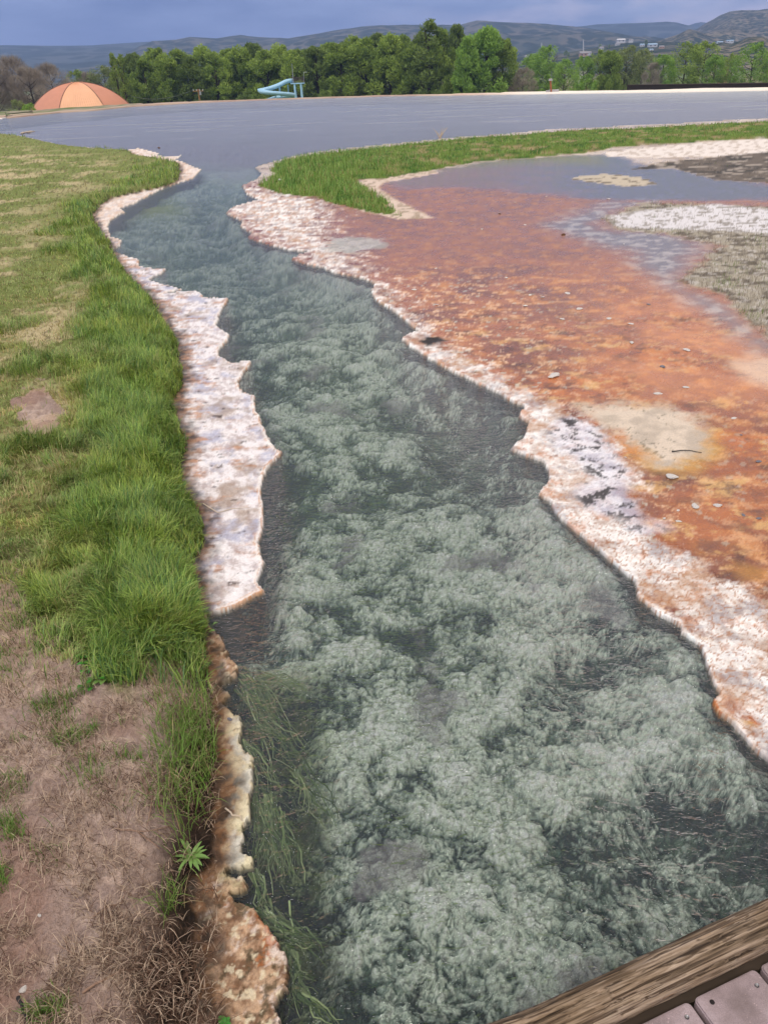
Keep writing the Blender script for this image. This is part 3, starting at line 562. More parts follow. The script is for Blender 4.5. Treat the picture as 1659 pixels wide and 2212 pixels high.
ra = N(t, 'ShaderNodeAttribute', attribute_name='rough'); mps = N(t, 'ShaderNodeMapping'); mps.inputs['Scale'].default_value = (.16, .5, 1); mps.inputs['Rotation'].default_value = (0, 0, .12); ns = N(t, 'ShaderNodeTexNoise', i_Scale=1.0, i_Detail=5.0, i_Roughness=.6); t.links.new(g.outputs['Position'], mps.inputs[0]); t.links.new(mps.outputs[0], ns.inputs['Vector'])
rs_ = ramp(t, [(.5, (1, 1, 1)), (.80, (1.5, 1.5, 1.5))]); t.links.new(ns.outputs['Fac'], rs_.inputs[0]); mr_ = N(t, 'ShaderNodeMath', operation='MULTIPLY'); t.links.new(ra.outputs['Fac'], mr_.inputs[0]); t.links.new(rs_.outputs[0], mr_.inputs[1]); t.links.new(mr_.outputs[0], gls.inputs['Roughness'])   # wind streaks
# warm mineral water is faintly milky: a little light is scattered back before it reaches the bed, more along slanting paths
dfw = N(t, 'ShaderNodeBsdfDiffuse'); dfw.inputs[0].default_value = (.29, .345, .42, 1); lw = N(t, 'ShaderNodeLayerWeight', i_Blend=.35); lr = N(t, 'ShaderNodeMath', operation='MULTIPLY_ADD', i_1=.20, i_2=.02); t.links.new(lw.outputs['Facing'], lr.inputs[0]); mt_ = N(t, 'ShaderNodeMixShader'); t.links.new(lr.outputs[0], mt_.inputs[0]); t.links.new(tr.outputs[0], mt_.inputs[1]); t.links.new(dfw.outputs[0], mt_.inputs[2])
t.links.new(fr.outputs[0], mixs.inputs[0]); t.links.new(mt_.outputs[0], mixs.inputs[1]); t.links.new(gls.outputs[0], mixs.inputs[2]); t.links.new(mixs.outputs[0], wo.inputs[0])
wr_ = np.concatenate([np.linspace(0, .1, 14), np.linspace(.115, 1, 50)])
WX = np.concatenate([fx] * len(wr_)); WY = np.concatenate([-1 + (fy + 0.3 + 1) * r_ for r_ in wr_])
wq = np.arange(len(WX)).reshape(len(wr_), len(fx)); WQ = np.stack([wq[:-1, :-1], wq[:-1, 1:], wq[1:, 1:], wq[1:, :-1]], -1).reshape(-1, 4)
tag(mesh_np('water', np.stack([WX, WY, np.zeros(len(WX))], 1), WQ, m_w, attrs={'rough': np.interp(WY, [2, 8, 16, 40], [0.03, 0.08, 0.16, 0.24])}), kind='structure')
# ------------------------------------------------------------------ grasses (nobody could count the blades: stuff)
def mat_leaf(name, rough=0.55, transl=0.3, spec=0.3):
    m = bpy.data.materials.new(name); m.use_nodes = True; t = m.node_tree; b = t.nodes['Principled BSDF']
    a = N(t, 'ShaderNodeAttribute', attribute_name='Col'); n1 = N(t, 'ShaderNodeTexNoise', i_Scale=40.0); g = N(t, 'ShaderNodeNewGeometry')
    t.links.new(g.outputs['Position'], n1.inputs['Vector']); r = ramp(t, [(0.3, (.85,) * 3), (0.7, (1.15,) * 3)]); t.links.new(n1.outputs['Fac'], r.inputs[0])
    mu = N(t, 'ShaderNodeMix', data_type='RGBA', blend_type='MULTIPLY', i_0=1.0); t.links.new(a.outputs['Color'], mu.inputs[6]); t.links.new(r.outputs[0], mu.inputs[7])
    t.links.new(mu.outputs[2], b.inputs['Base Color']); b.inputs['Roughness'].default_value = rough; b.inputs['Specular IOR Level'].default_value = spec
    if transl:
        ts = N(t, 'ShaderNodeBsdfTranslucent'); ms = N(t, 'ShaderNodeMixShader', i_0=transl); o = t.nodes['Material Output']
        t.links.new(mu.outputs[2], ts.inputs[0]); t.links.new(b.outputs[0], ms.inputs[1]); t.links.new(ts.outputs[0], ms.inputs[2]); t.links.new(ms.outputs[0], o.inputs[0])
    return m
m_grass = mat_leaf('grass_blade', transl=.22); m_straw = mat_leaf('straw', 0.8, 0.1, 0.1)
def blades(name, x, y, z, L, wd, lean, colr, mat, bend=1.0, kind='stuff', parent=None, az=None):
    """one curved tapering blade per root point"""
    n = len(x); az = rng.uniform(0, 2 * math.pi, n) if az is None else az
    dx, dy = np.cos(az), np.sin(az); sx, sy = -dy, dx
    T = np.array([0, .38, .72, 1.0]); W = np.array([1.0, .9, .6, .12])
    V = np.zeros((n, 4, 2, 3))
    for k in range(4):
        out_ = L * lean * (T[k] ** (1 + .8 * bend)); up = L * np.sqrt(np.clip(1 - (lean * T[k] ** .8) ** 2 * .85, .02, 1)) * T[k]
        for j, sgn in enumerate((-1, 1)):
            V[:, k, j, 0] = x + dx * out_ + sx * sgn * wd * W[k] * .5
            V[:, k, j, 1] = y + dy * out_ + sy * sgn * wd * W[k] * .5
            V[:, k, j, 2] = z + up
    i = (np.arange(n) * 8)[:, None, None]; q = np.array([[0, 1, 3, 2], [2, 3, 5, 4], [4, 5, 7, 6]])[None]
    o = mesh_np(name, V.reshape(-1, 3), (i + q).reshape(-1, 4), mat, parent, color=np.repeat(colr, 8, 0))
    if kind: o['kind'] = kind
    return o
def scatter(n, x0, x1, y0, y1):
    X = rng.uniform(x0, x1, n); Y = rng.uniform(y0, y1, n); P = unproject(np.stack([X, Y], 1), .05); return X, Y, P[:, 0], P[:, 1]
def hue(n, a, b, jit=0.18):
    c = lerp(a, b, rng.uniform(0, 1, n)); return np.clip(c * rng.uniform(1 - jit, 1 + jit, (n, 1)), .005, .9)
# lush bank beside the stream, mown lawn behind it
X, Y, x, y = scatter(365000, -420, 460, 288, 1500)
glb = g_left(x, y); p = px_of(y); n1 = fbm(x, y, 1.3, 4, 31); n2 = fbm(x, y, 5, 5, 32)
edge_px = np.interp(Y, [290, 340, 400, 450, 520, 640, 760, 900, 1100, 1300, 1500], [60, 390, 330, 212, 236, 325, 384, 388, 425, 428, 455]) - X
lush = sstep(np.interp(Y, [300, 450, 620, 800, 1000, 1300], [25, 80, 160, 250, 330, 340]), np.interp(Y, [300, 450, 620, 800, 1000, 1300], [8, 36, 70, 120, 170, 200]), edge_px + 120 * n1)
lush = np.maximum(lush, sstep(.12, .4, n1 + .6 * n2) * sstep(560, 760, Y) * .8)
dens = 0.42 + 0.58 * lush
dm = dirt_mask(X, Y, n2, n1)
tan_ = sstep(-0.2, 0.28, fbm(x, y, 0.9, 4, 67) + .45 * n2 + .25 * sstep(200, 40, X) * sstep(380, 500, Y)) * (1 - lush)
ok = (glb > rng.uniform(-.012, .012, len(x))) & (rng.uniform(0, 1, len(x)) < dens * (1 - .97 * dm) * (1 - .55 * tan_))
x, y, X, Y, lush, p, n2, tan_, glb = (q[ok] for q in (x, y, X, Y, lush, p, n2, tan_, glb)); z = height(x, y)
n = len(x); rnd = rng.uniform(0, 1, n)
L = (0.022 + 0.014 * rnd + lush * (0.035 + 0.068 * rnd * (1 + .6 * n2)) * np.interp(Y, [300, 600, 900, 1300], [1.1, .9, .9, 1.0])) * np.interp(glb, [0, .05, .12], [.45, .8, 1])
L = np.maximum(L, 3.2 * p * rnd); wd = np.maximum(0.0032 + .002 * rng.uniform(0, 1, n), 1.15 * p)
cg = lerp(hue(n, lin(136, 158, 86), lin(174, 184, 120)), hue(n, lin(110, 144, 62), lin(160, 182, 94), .3), lush)
cg = lerp(cg, hue(n, lin(190, 172, 130), lin(150, 138, 96)), (rng.uniform(0, 1, n) < .2 + .6 * tan_) * (1 - .6 * lush))
cg = lerp(cg, hue(n, lin(84, 120, 70), lin(100, 134, 84)), (rng.uniform(0, 1, n) < .2) * lush)
cg = cg * (1 + .28 * np.clip(fbm(x, y, 3.2, 4, 104), -.8, .8))[:, None] * lerp(np.array([1, 1, 1.]), np.array([1.12, 1.02, .86]), sstep(-.2, .4, fbm(x, y, 1.7, 3, 105)))
az = 7 * fbm(x, y, 2.6, 3, 106) + rng.normal(0, .9, n)
tag(blades('grass', x, y, z, L, wd, rng.uniform(.15, .95, n), cg, m_grass, az=az), kind='stuff', label='lush green grass bank along the left side of the stream')
# fringe of thin grass over the dark soil beside the near ledge, and sparse blades on the dirt
X, Y, x, y = scatter(88000, -280, 470, 1180, 2300)
n2 = fbm(x, y, 5, 5, 32); glb = g_left(x, y)
fr_ = sstep(300, 350, X) * sstep(1790, 1700, Y + 40 * n2) * sstep(1280, 1400, Y) * .17 + np.exp(-(((X - 410) / 45) ** 2 + ((Y - 1600) / 70) ** 2)) * .5 + np.exp(-(((X - 385) / 30) ** 2 + ((Y - 1750) / 90) ** 2)) * .12
cl = sstep(.16, .45, fbm(x, y, 7, 3, 101) + .3 * fbm(x, y, 1.6, 2, 102)) * sstep(1820, 1500, Y) * sstep(360, 300, X)
for (cx_, cy_, r_, v) in [(30, 1815, 26, .8), (5, 1925, 24, .9), (60, 1300, 60, .5), (125, 2195, 26, .5), (85, 2205, 20, .6), (250, 1482, 16, 1), (360, 1430, 26, .9), (20, 1440, 40, .4), (130, 1570, 45, .3), (200, 1680, 40, .3), (110, 1880, 30, .15), (360, 1960, 14, .5), (375, 1930, 20, .2)]:
    cl = cl + v * np.exp(-(((X - cx_) / r_) ** 2 + ((Y - cy_) / r_) ** 2))
ok = (glb > 0.0) & (rng.uniform(0, 1, len(x)) < np.clip(fr_ + cl * 1.1, 0, 1))
x, y, X, Y = (q[ok] for q in (x, y, X, Y)); n = len(x); z = height(x, y); rnd = rng.uniform(0, 1, n); fr2 = sstep(310, 350, X)
cg = lerp(hue(n, lin(84, 122, 46), lin(118, 140, 70)), hue(n, lin(92, 128, 44), lin(128, 150, 78)), fr2); cg = lerp(cg, hue(n, lin(170, 150, 110), lin(140, 120, 90)), rng.uniform(0, 1, n) < .15)
tag(blades('grass', x, y, z, (.02 + .035 * rnd) * (1 + 1.1 * fr2), .0018 + .0012 * rng.uniform(0, 1, n), rng.uniform(.2, .95, n), cg, m_grass), kind='stuff', label='thin sparse grass tufts over the bare brown dirt')
# grass strip between the pond and the orange flat
X, Y, x, y = scatter(90000, 540, 1760, 246, 470)
grb = g_right(x, y); p = px_of(y); n3 = fbm(x, y, 1.1, 4, 51); n2 = fbm(x, y, 2.7, 4, 52)
dry_ = sstep(.0, .4, n3) * sstep(720, 1000, X)
ok = (grb > 0) & (rng.uniform(0, 1, len(x)) < (1 - .6 * dry_) * .75); x, y, X, Y, p, dry_, n2, grb = (q[ok] for q in (x, y, X, Y, p, dry_, n2, grb)); n = len(x); z = height(x, y)
cg = hue(n, lin(114, 152, 66), lin(150, 170, 92)); cg = lerp(cg, hue(n, lin(88, 132, 58), lin(106, 144, 66)), sstep(.0, .4, n2)); cg = lerp(cg, hue(n, lin(168, 148, 100), lin(146, 132, 88)), rng.uniform(0, 1, n) < .1 + .55 * dry_)
tag(blades('grass', x, y, z, np.maximum(.05 + .09 * rng.uniform(0, 1, n), 3.0 * p) * np.interp(X, [600, 900, 1659], [1.25, .8, .6]), np.maximum(.005, 1.1 * p), rng.uniform(.2, .8, n), cg, m_grass), kind='stuff', label='green grass strip between the pond and the orange flat')
# bleached salt grass on the grey ground at the right
X, Y, x, y = scatter(60000, 1180, 2000, 300, 900)
p = px_of(y); n2 = fbm(x, y, 4, 5, 49); n4 = fbm(x, y, 0.9, 3, 103)
dgm = np.maximum(sstep(-6, 10, sdf(U['drygr'], x, y) / p + 10 * n2) * np.where(sdf(U['whiteflat'], x, y) > 0, .25, 1), .35 * (sdf(U['mud'], x, y) > 0) * (n2 > .05))
ok = (rng.uniform(0, 1, len(x)) < dgm * .75); x, y, X, Y, p, n4 = (q[ok] for q in (x, y, X, Y, p, n4)); n = len(x); z = height(x, y)
cg = hue(n, lin(176, 166, 154), lin(120, 108, 92), .25); gi = np.maximum(sstep(.1, .4, n4) * .35, np.exp(-(((X - 1600) / 40) ** 2 + ((Y - 675) / 10) ** 2)) * .9 + np.exp(-(((X - 1570) / 30) ** 2 + ((Y - 605) / 14) ** 2)) * .7 + np.exp(-(((X - 1450) / 20) ** 2 + ((Y - 446) / 6) ** 2)) * .7)
cg = lerp(cg, hue(n, lin(96, 124, 46), lin(120, 138, 74)), rng.uniform(0, 1, n) < gi)
tag(blades('dry_grass', x, y, z, np.maximum(.03 + .05 * rng.uniform(0, 1, n), 1.5 * p), np.maximum(.003, .6 * p), rng.uniform(.3, .97, n), cg, m_straw), kind='stuff', label='bleached grey grass on the pale ground at the right')
# dead straw lying on the bare dirt
X, Y, x, y = scatter(110000, -280, 470, 1180, 2320)
n2 = fbm(x, y, 5, 5, 32); n1 = fbm(x, y, 1.3, 4, 31); dm = dirt_mask(X, Y, n2, n1); glb = g_left(x, y); ws = wet_soil(X, Y, n2)
bare = np.exp(-(((X - 150) / 60) ** 2 + ((Y - 1890) / 60) ** 2))
ok = ((glb > -.03) | ((Y > 1900) & (d_water(x, y) > .01))) & (rng.uniform(0, 1, len(x)) < np.clip(dm, 0, 1) * (.20 + 0.95 * n2 + .5 * fbm(x, y, 14, 3, 107)) * (1 - .45 * ws) * (1 - .6 * bare) + .05 + .12 * (Y > 1880) * (X > 380))
x, y, X, Y, ws = (q[ok] for q in (x, y, X, Y, ws)); n = len(x); z = height(x, y)
cg = hue(n, lin(190, 168, 146), lin(130, 106, 92), .25); cg = lerp(cg, hue(n, lin(104, 80, 66), lin(72, 56, 48), .2), rng.uniform(0, 1, n) < .25 + .4 * ws)
Ls = rng.gamma(2.2, .010, n) + .006
cg = cg * lerp(1., 1.25, (rng.uniform(0, 1, n) < .12) * 1.0)[:, None] if False else cg
o = blades('straw', x, y, z + rng.uniform(.0015, .007, n), Ls, .0011 + .0012 * rng.uniform(0, 1, n), rng.uniform(.93, 1.06, n), cg, m_straw, bend=.2)
tag(o, kind='stuff', label='dead straw and grass litter on the bare brown dirt')
# algae streamers hanging in the water from the near left ledge
ST = [(520, 1455, 585, 1530, 26, .05), (535, 1480, 610, 1620, 26, .07), (528, 1600, 600, 1720, 26, .07), (550, 1700, 556, 1850, 18, .008), (575, 1730, 600, 1880, 60, .05), (580, 1740, 570, 1860, 20, .02), (600, 1760, 640, 1900, 26, .05), (545, 1880, 590, 1990, 12, .03), (560, 1965, 620, 2040, 26, .05), (620, 2050, 652, 2150, 40, .03), (632, 2090, 640, 2170, 30, .03), (650, 2140, 720, 2230, 12, .02), (560, 1560, 640, 1640, 20, .06), (640, 1660, 700, 1760, 18, .06), (600, 2000, 680, 2060, 18, .06), (570, 1460, 650, 1490, 20, .05)]
mb_v = []; mb_f = []; mb_c = []
for (xa, ya, xb, yb, cnt, spread) in ST:
    A = unproject([(xa, ya)], -.02)[0]; B = unproject([(xb, yb)], -.08)[0]
    for _ in range(int(cnt * 1.0)):
        a = A + rng.normal(0, spread * .35, 2); b = B + rng.normal(0, spread * .55, 2) + (B - A) * rng.uniform(-.3, .25); ph = rng.uniform(0, 6.28); amp = rng.uniform(.004, .02)
        d = (b - a); nrm = np.array([-d[1], d[0]]) / (np.hypot(*d) + 1e-6); base = len(mb_v); wdt = rng.uniform(.0016, .0042); za, zb = -rng.uniform(.012, .03), -rng.uniform(.03, .09)
        cc = np.clip(np.array(lerp(lin(92, 116, 56), lin(184, 198, 140), rng.uniform() ** 1.7)) * rng.uniform(.5, 1.1), .02, .8)
        for k in range(9):
            u = k / 8; q = a + d * u + nrm * (math.sin(u * 7 + ph) + .4 * math.sin(u * 17 + ph * 3)) * amp * (0.3 + u); ww_ = wdt * (1 - .7 * u)
            mb_v += [(q[0] - nrm[0] * ww_, q[1] - nrm[1] * ww_, za + (zb - za) * u), (q[0], q[1], za + (zb - za) * u + ww_), (q[0] + nrm[0] * ww_, q[1] + nrm[1] * ww_, za + (zb - za) * u)]; mb_c += [cc] * 3
        for k in range(8):
            i0 = base + k * 3; mb_f += [(i0, i0 + 1, i0 + 4, i0 + 3), (i0 + 1, i0 + 2, i0 + 5, i0 + 4)]
m_alg = mat_leaf('algae_streamer', .6, .2, .1)
tag(mesh_np('algae_streamers', mb_v, mb_f, m_alg, color=np.array(mb_c)), kind='stuff', label='pale green algae streamers trailing from the near left ledge')

# ------------------------------------------------------------------ stones, twigs, weeds
def zat(x, y): return float(height(np.array([x]), np.array([y]))[0])
def on_ground(X_, Y_, z0=.03):
    q = unproject([(X_, Y_)], z0)[0]; z = zat(*q)
    q = unproject([(X_, Y_)], z)[0]; return Vector((q[0], q[1], max(zat(*q), 0)))
m_stone_w = mat_plain('pale_stone', lin(222, 214, 208), .8, scale=30, bump=.6); m_stone_g = mat_plain('grey_stone', lin(126, 124, 134), .7, scale=30, bump=.6); m_stone_b = mat_plain('brown_stone', lin(104, 70, 44), .8, scale=30, bump=.6)
def stone_mesh(seed, flat):
    bm = bmesh.new(); bmesh.ops.create_icosphere(bm, subdivisions=3, radius=1)
    r_ = random.Random(seed); ax = [Vector((r_.uniform(-1, 1), r_.uniform(-1, 1), r_.uniform(-.6, .6))).normalized() for _ in range(9)]; cut = [r_.uniform(.55, .92) for _ in ax]
    for v in bm.verts:
        for a, c in zip(ax, cut):
            d = v.co.dot(a)
            if d > c: v.co -= a * (d - c) * .9
        v.co.x *= 1.0 + .15 * math.sin(v.co.y * 3 + seed); v.co.z *= flat
    me = bpy.data.meshes.new('stone'); bm.to_mesh(me); bm.free(); return me
SM = [stone_mesh(i, f) for i, f in enumerate((.35, .45, .3, .55))]
ORD = ['first', 'second', 'third', 'fourth', 'fifth', 'sixth', 'seventh', 'eighth', 'ninth', 'tenth', 'eleventh', 'twelfth', 'thirteenth', 'fourteenth', 'fifteenth']
m_sets = {'w': ('white', m_stone_w), 'g': ('grey', m_stone_g), 'b': ('brown', m_stone_b)}
def stone(X_, Y_, wpx, c, label, i, group='stones on the orange flat', flat=1.0):
    p_ = on_ground(X_, Y_); s_ = wpx * .38 * px_of(p_.y)
    o = bpy.data.objects.new('stone', SM[i % 4].copy()); o.data.materials.append(m_sets[c][1]); o.location = (p_.x, p_.y, p_.z + s_ * .12); o.scale = (s_, s_ * .75, s_ * .7 * flat); o.rotation_euler = (0, 0, i * 1.7)
    return tag(link(o), label, 'stone', group)
STN = {'near the far puddle': [(1112, 438, 9, 'w'), (1134, 486, 10, 'w'), (1041, 496, 12, 'w'), (974, 480, 8, 'w'), (1180, 424, 10, 'w'), (1314, 430, 12, 'w'), (1347, 527, 10, 'w')],
       'in the dark red band': [(942, 580, 12, 'w'), (1094, 600, 14, 'w'), (944, 659, 10, 'w'), (895, 626, 16, 'w'), (1145, 638, 16, 'w'), (1172, 643, 12, 'w'), (1226, 634, 22, 'w'), (1134, 661, 14, 'w'), (1250, 668, 22, 'w'), (1400, 658, 14, 'g')],
       'between the red band and the sand patch': [(1314, 689, 20, 'w'), (1362, 700, 18, 'w'), (1364, 741, 20, 'w'), (1214, 690, 16, 'w'), (1482, 757, 26, 'w'), (1430, 793, 20, 'g'), (1197, 812, 46, 'w'), (1480, 838, 20, 'w'), (1420, 850, 26, 'w')],
       'right of the sand patch': [(1584, 903, 20, 'w'), (1637, 998, 20, 'g'), (1600, 940, 10, 'g')],
       'below the sand patch': [(1450, 1032, 36, 'w'), (1500, 1095, 34, 'w'), (1550, 1092, 26, 'w'), (1464, 1102, 14, 'w'), (1464, 1126, 18, 'w'), (1605, 1112, 18, 'g'), (1637, 1120, 18, 'g'), (1434, 1120, 12, 'w'), (1350, 988, 8, 'w')]}
k = 0
for place, lst in STN.items():
    cnt = {}
    for (X_, Y_, wp, c) in sorted(lst):
        nm = m_sets[c][0]; tot = sum(1 for q in lst if q[3] == c); j = cnt.get(c, 0); cnt[c] = j + 1
        size = 'large' if wp > 30 else 'small'
        stone(X_, Y_, wp, c, f'{size} {nm} stone {place}, {ORD[j]} from the left' if tot > 1 else f'{size} {nm} stone {place}', k, flat=.7); k += 1
stone(1079, 462, 13, 'b', 'brown stone on the red flat nearest the grass tongue', k, flat=1.6); stone(1217, 508, 14, 'b', 'brown stone on the red flat in front of the grey wet ground', k + 1, flat=1.6)
stone(605, 389, 20, 'w', 'pale flat rock in the grass beside the stream mouth', k + 2, 'loose stones on the banks')
stone(344, 321, 8, 'b', 'small dark rock on the pale point at the left pond shore', k + 3, 'loose stones on the banks', 2.2)
stone(86, 1978, 14, 'w', 'small pale pebble on the bare dirt', k + 4, 'loose stones on the banks'); stone(52, 2135, 26, 'w', 'flat pinkish stone near the dark stick on the bare dirt', k + 5, 'loose stones on the banks')
stone(497, 1556, 18, 'g', 'grey violet stone set in the cream crust of the near ledge', k + 6, 'loose stones on the banks', 1.3); stone(408, 1236, 14, 'w', 'pale stone at the turf edge beside the white shelf', k + 7, 'loose stones on the banks', 1.5); stone(418, 1335, 20, 'w', 'pale stone at the turf edge where the white shelf ends', k + 8, 'loose stones on the banks', 1.5)
m_twig_p = mat_plain('pale_twig', lin(196, 178, 158), .8, scale=60); m_twig_b = mat_plain('brown_twig', lin(140, 112, 94), .85, scale=60); m_twig_d = mat_plain('dark_twig', lin(40, 36, 36), .8, scale=60)
def twig(name, lines, r_, mat, label, lift=.006, cat='twig'):
    m = MB()
    for ln in lines:
        pts = []
        for (X_, Y_) in ln:
            p_ = on_ground(X_, Y_, .05); pts.append(p_ + Vector((0, 0, lift)))
        P_ = [pts[0]]
        for a, b in zip(pts, pts[1:]):
            for u in (.33, .66, 1): P_.append(a.lerp(b, u) + Vector((random.uniform(-1, 1), random.uniform(-1, 1), random.uniform(-.3, .6))) * r_ * .9)
        m.tube(P_, [r_ * (1 - .6 * i / (len(P_) - 1)) for i in range(len(P_))], 6)
    return tag(m.build(name, mat, smooth=True), label, cat, 'twigs and branches on the banks')
twig('twig', [[(440, 1090), (472, 1109), (500, 1102), (540, 1098)]], .003, m_twig_p, 'pale bent twig lying across the white left shelf')
twig('twig', [[(488, 1748), (505, 1762), (522, 1780), (531, 1797)]], .0032, m_twig_p, 'pale curved twig lying on the near cream ledge')
twig('branch', [[(180, 2150), (220, 2120), (280, 2090), (320, 2075), (390, 2086), (402, 2090)], [(350, 2024), (378, 2055), (396, 2076)], [(380, 2092), (400, 2135), (417, 2156)], [(385, 2100), (372, 2128), (362, 2150)]], .0038, m_twig_b, 'long forked dead branch lying on the dark soil at lower left', cat='branch')
twig('twig', [[(306, 1684), (340, 1745), (362, 1775)], [(330, 1722), (318, 1790)]], .003, m_twig_b, 'forked dead twig beside the thin grass above the spiky weed')
twig('twig', [[(250, 1790), (300, 1800), (370, 1790)], [(300, 1800), (345, 1835)]], .003, m_twig_b, 'branching twig on the dirt left of the spiky weed')
twig('twig', [[(205, 1985), (235, 1960), (262, 1955), (270, 1930)], [(232, 1962), (228, 2000)]], .0028, m_twig_b, 'crooked twig in the middle of the straw covered dirt')
twig('twig', [[(160, 2095), (135, 2140), (128, 2160)]], .0028, m_twig_p, 'straight pale twig near the lower left stones')
twig('stick', [[(45, 2165), (55, 2190), (66, 2230)]], .005, m_twig_d, 'black stick standing at the lower left edge of the dirt', .02, 'stick')
twig('stick', [[(1450, 977), (1480, 976), (1516, 978)]], .004, m_twig_d, 'thin dark stick lying on the sand patch', cat='stick')
twig('driftwood', [[(48, 291), (62, 289), (78, 287)], [(62, 289), (70, 285)]], .05, m_twig_p, 'bleached driftwood branch at the left pond shore', .04, 'driftwood')
twig('stick', [[(1372, 775), (1377, 760), (1395, 757)]], .006, m_twig_d, 'dark curved stick on the orange flat behind the sand patch', .01, 'stick') if False else None
# dead weed at the pond edge, pale stems
def weed_stems(X_, Y_, hgt, label):
    b_ = on_ground(X_, Y_); m = MB()
    for i in range(9):
        a = random.uniform(0, 6.28); l = random.uniform(.5, 1); tip = b_ + Vector((math.cos(a) * hgt * .8 * l, math.sin(a) * hgt * .3, hgt * l)); m.tube([b_, b_.lerp(tip, .5) + Vector((0, 0, hgt * .1)), tip], [.012, .009, .004], 5)
    return tag(m.build('dead_weed', m_twig_p), label, 'weed')
weed_stems(950, 299, .35, 'pale dead weed on the right pond shore above the grass strip')
def leaf_strip(m, base, az, L_, w_, up, droop):
    d = Vector((math.cos(az), math.sin(az), 0)); s_ = Vector((-d.y, d.x, 0)); V = []; F = []
    for k in range(6):
        u = k / 5; c = base + d * L_ * u + Vector((0, 0, up * L_ * (u - droop * u * u))); ww_ = w_ * math.sin(math.pi * (.12 + .88 * u)) ** .8 * (1 if u < 1 else .05)
        V += [c - s_ * ww_ + Vector((0, 0, .15 * ww_)), c - Vector((0, 0, .1 * ww_)), c + s_ * ww_ + Vector((0, 0, .15 * ww_))]
    for k in range(5): i = k * 3; F += [(i, i + 1, i + 4, i + 3), (i + 1, i + 2, i + 5, i + 4)]
    m.add(V, F)
m_weed = mat_plain('weed_leaf', lin(104, 134, 66), .5, scale=50); m_weed2 = mat_plain('broad_leaf', lin(56, 122, 34), .5, scale=40)
def weed(X_, Y_, n, L_, w_, up, mat, label, spread=0.0, droop=.7):
    b_ = on_ground(X_, Y_, .08); root = tag(empty('weed_plant', b_), label, 'weed')
    m = MB()
    for i in range(n):
        o_ = Vector((random.gauss(0, spread), random.gauss(0, spread), random.uniform(0, .3 * spread + .004)))
        leaf_strip(m, o_, i * 2.399 + random.uniform(-.2, .2), L_ * random.uniform(.7, 1.1), w_ * random.uniform(.8, 1.15), up * random.uniform(.6, 1.3), droop)
    m.build('leaves', mat, root, smooth=True)
    s_ = MB(); s_.tube([Vector((0, 0, -.01)), Vector((0, 0, .012))], [.003, .0025], 6); s_.build('stem', mat, root); return root
weed(415, 1862, 14, .062, .006, .9, m_weed, 'pale green spiky leaved weed beside the cream end of the near ledge')
weed(255, 1395, 46, .05, .012, .9, m_weed2, 'dense dark green broadleaf weed patch at the foot of the lush grass', .05)
weed(210, 1440, 40, .03, .010, .9, m_weed2, 'low clover like weed below the lush grass', .05)
weed(230, 1466, 9, .05, .011, .5, m_weed, 'pale broad leaved weed above the small round grass tuft', .01)
weed(480, 2216, 4, .03, .010, .4, m_weed2, 'single bright green leaf plant at the bottom of the rusty ledge', .005)
weed(430, 1370, 24, .04, .008, .9, m_weed, 'leafy green weed at the bank edge beside the small pale stone', .04)
# ------------------------------------------------------------------ boardwalk and log at the lower right
def mat_board():
    m, t, b = new_mat('composite_board'); tcn = N(t, 'ShaderNodeNewGeometry'); n1 = N(t, 'ShaderNodeTexNoise', i_Scale=11.0, i_Detail=5.0, i_Roughness=.65); n2_ = N(t, 'ShaderNodeTexNoise', i_Scale=420.0, i_Detail=2.0); v_ = N(t, 'ShaderNodeTexVoronoi', i_Scale=95.0)
    for q in (n1, n2_, v_): t.links.new(tcn.outputs['Position'], q.inputs['Vector'])
    r = ramp(t, [(.28, lin(116, 100, 100)), (.5, lin(144, 126, 128)), (.72, lin(168, 150, 154))]); t.links.new(n1.outputs['Fac'], r.inputs[0]); r2 = ramp(t, [(.3, (.82,) * 3), (.7, (1.14,) * 3)]); t.links.new(n2_.outputs['Fac'], r2.inputs[0]); r3 = ramp(t, [(.06, (1.7, 1.65, 1.6)), (.14, (1, 1, 1))]); t.links.new(v_.outputs['Distance'], r3.inputs[0])
    mu = N(t, 'ShaderNodeMix', data_type='RGBA', blend_type='MULTIPLY', i_0=1.0); t.links.new(r.outputs[0], mu.inputs[6]); t.links.new(r2.outputs[0], mu.inputs[7]); mu2 = N(t, 'ShaderNodeMix', data_type='RGBA', blend_type='MULTIPLY', i_0=1.0); t.links.new(mu.outputs[2], mu2.inputs[6]); t.links.new(r3.outputs[0], mu2.inputs[7]); t.links.new(mu2.outputs[2], b.inputs['Base Color'])
    bp_ = N(t, 'ShaderNodeBump', i_Strength=.25, i_Distance=.001); t.links.new(n2_.outputs['Fac'], bp_.inputs['Height']); t.links.new(bp_.outputs[0], b.inputs['Normal']); b.inputs['Roughness'].default_value = .55; return m
m_board = mat_board()
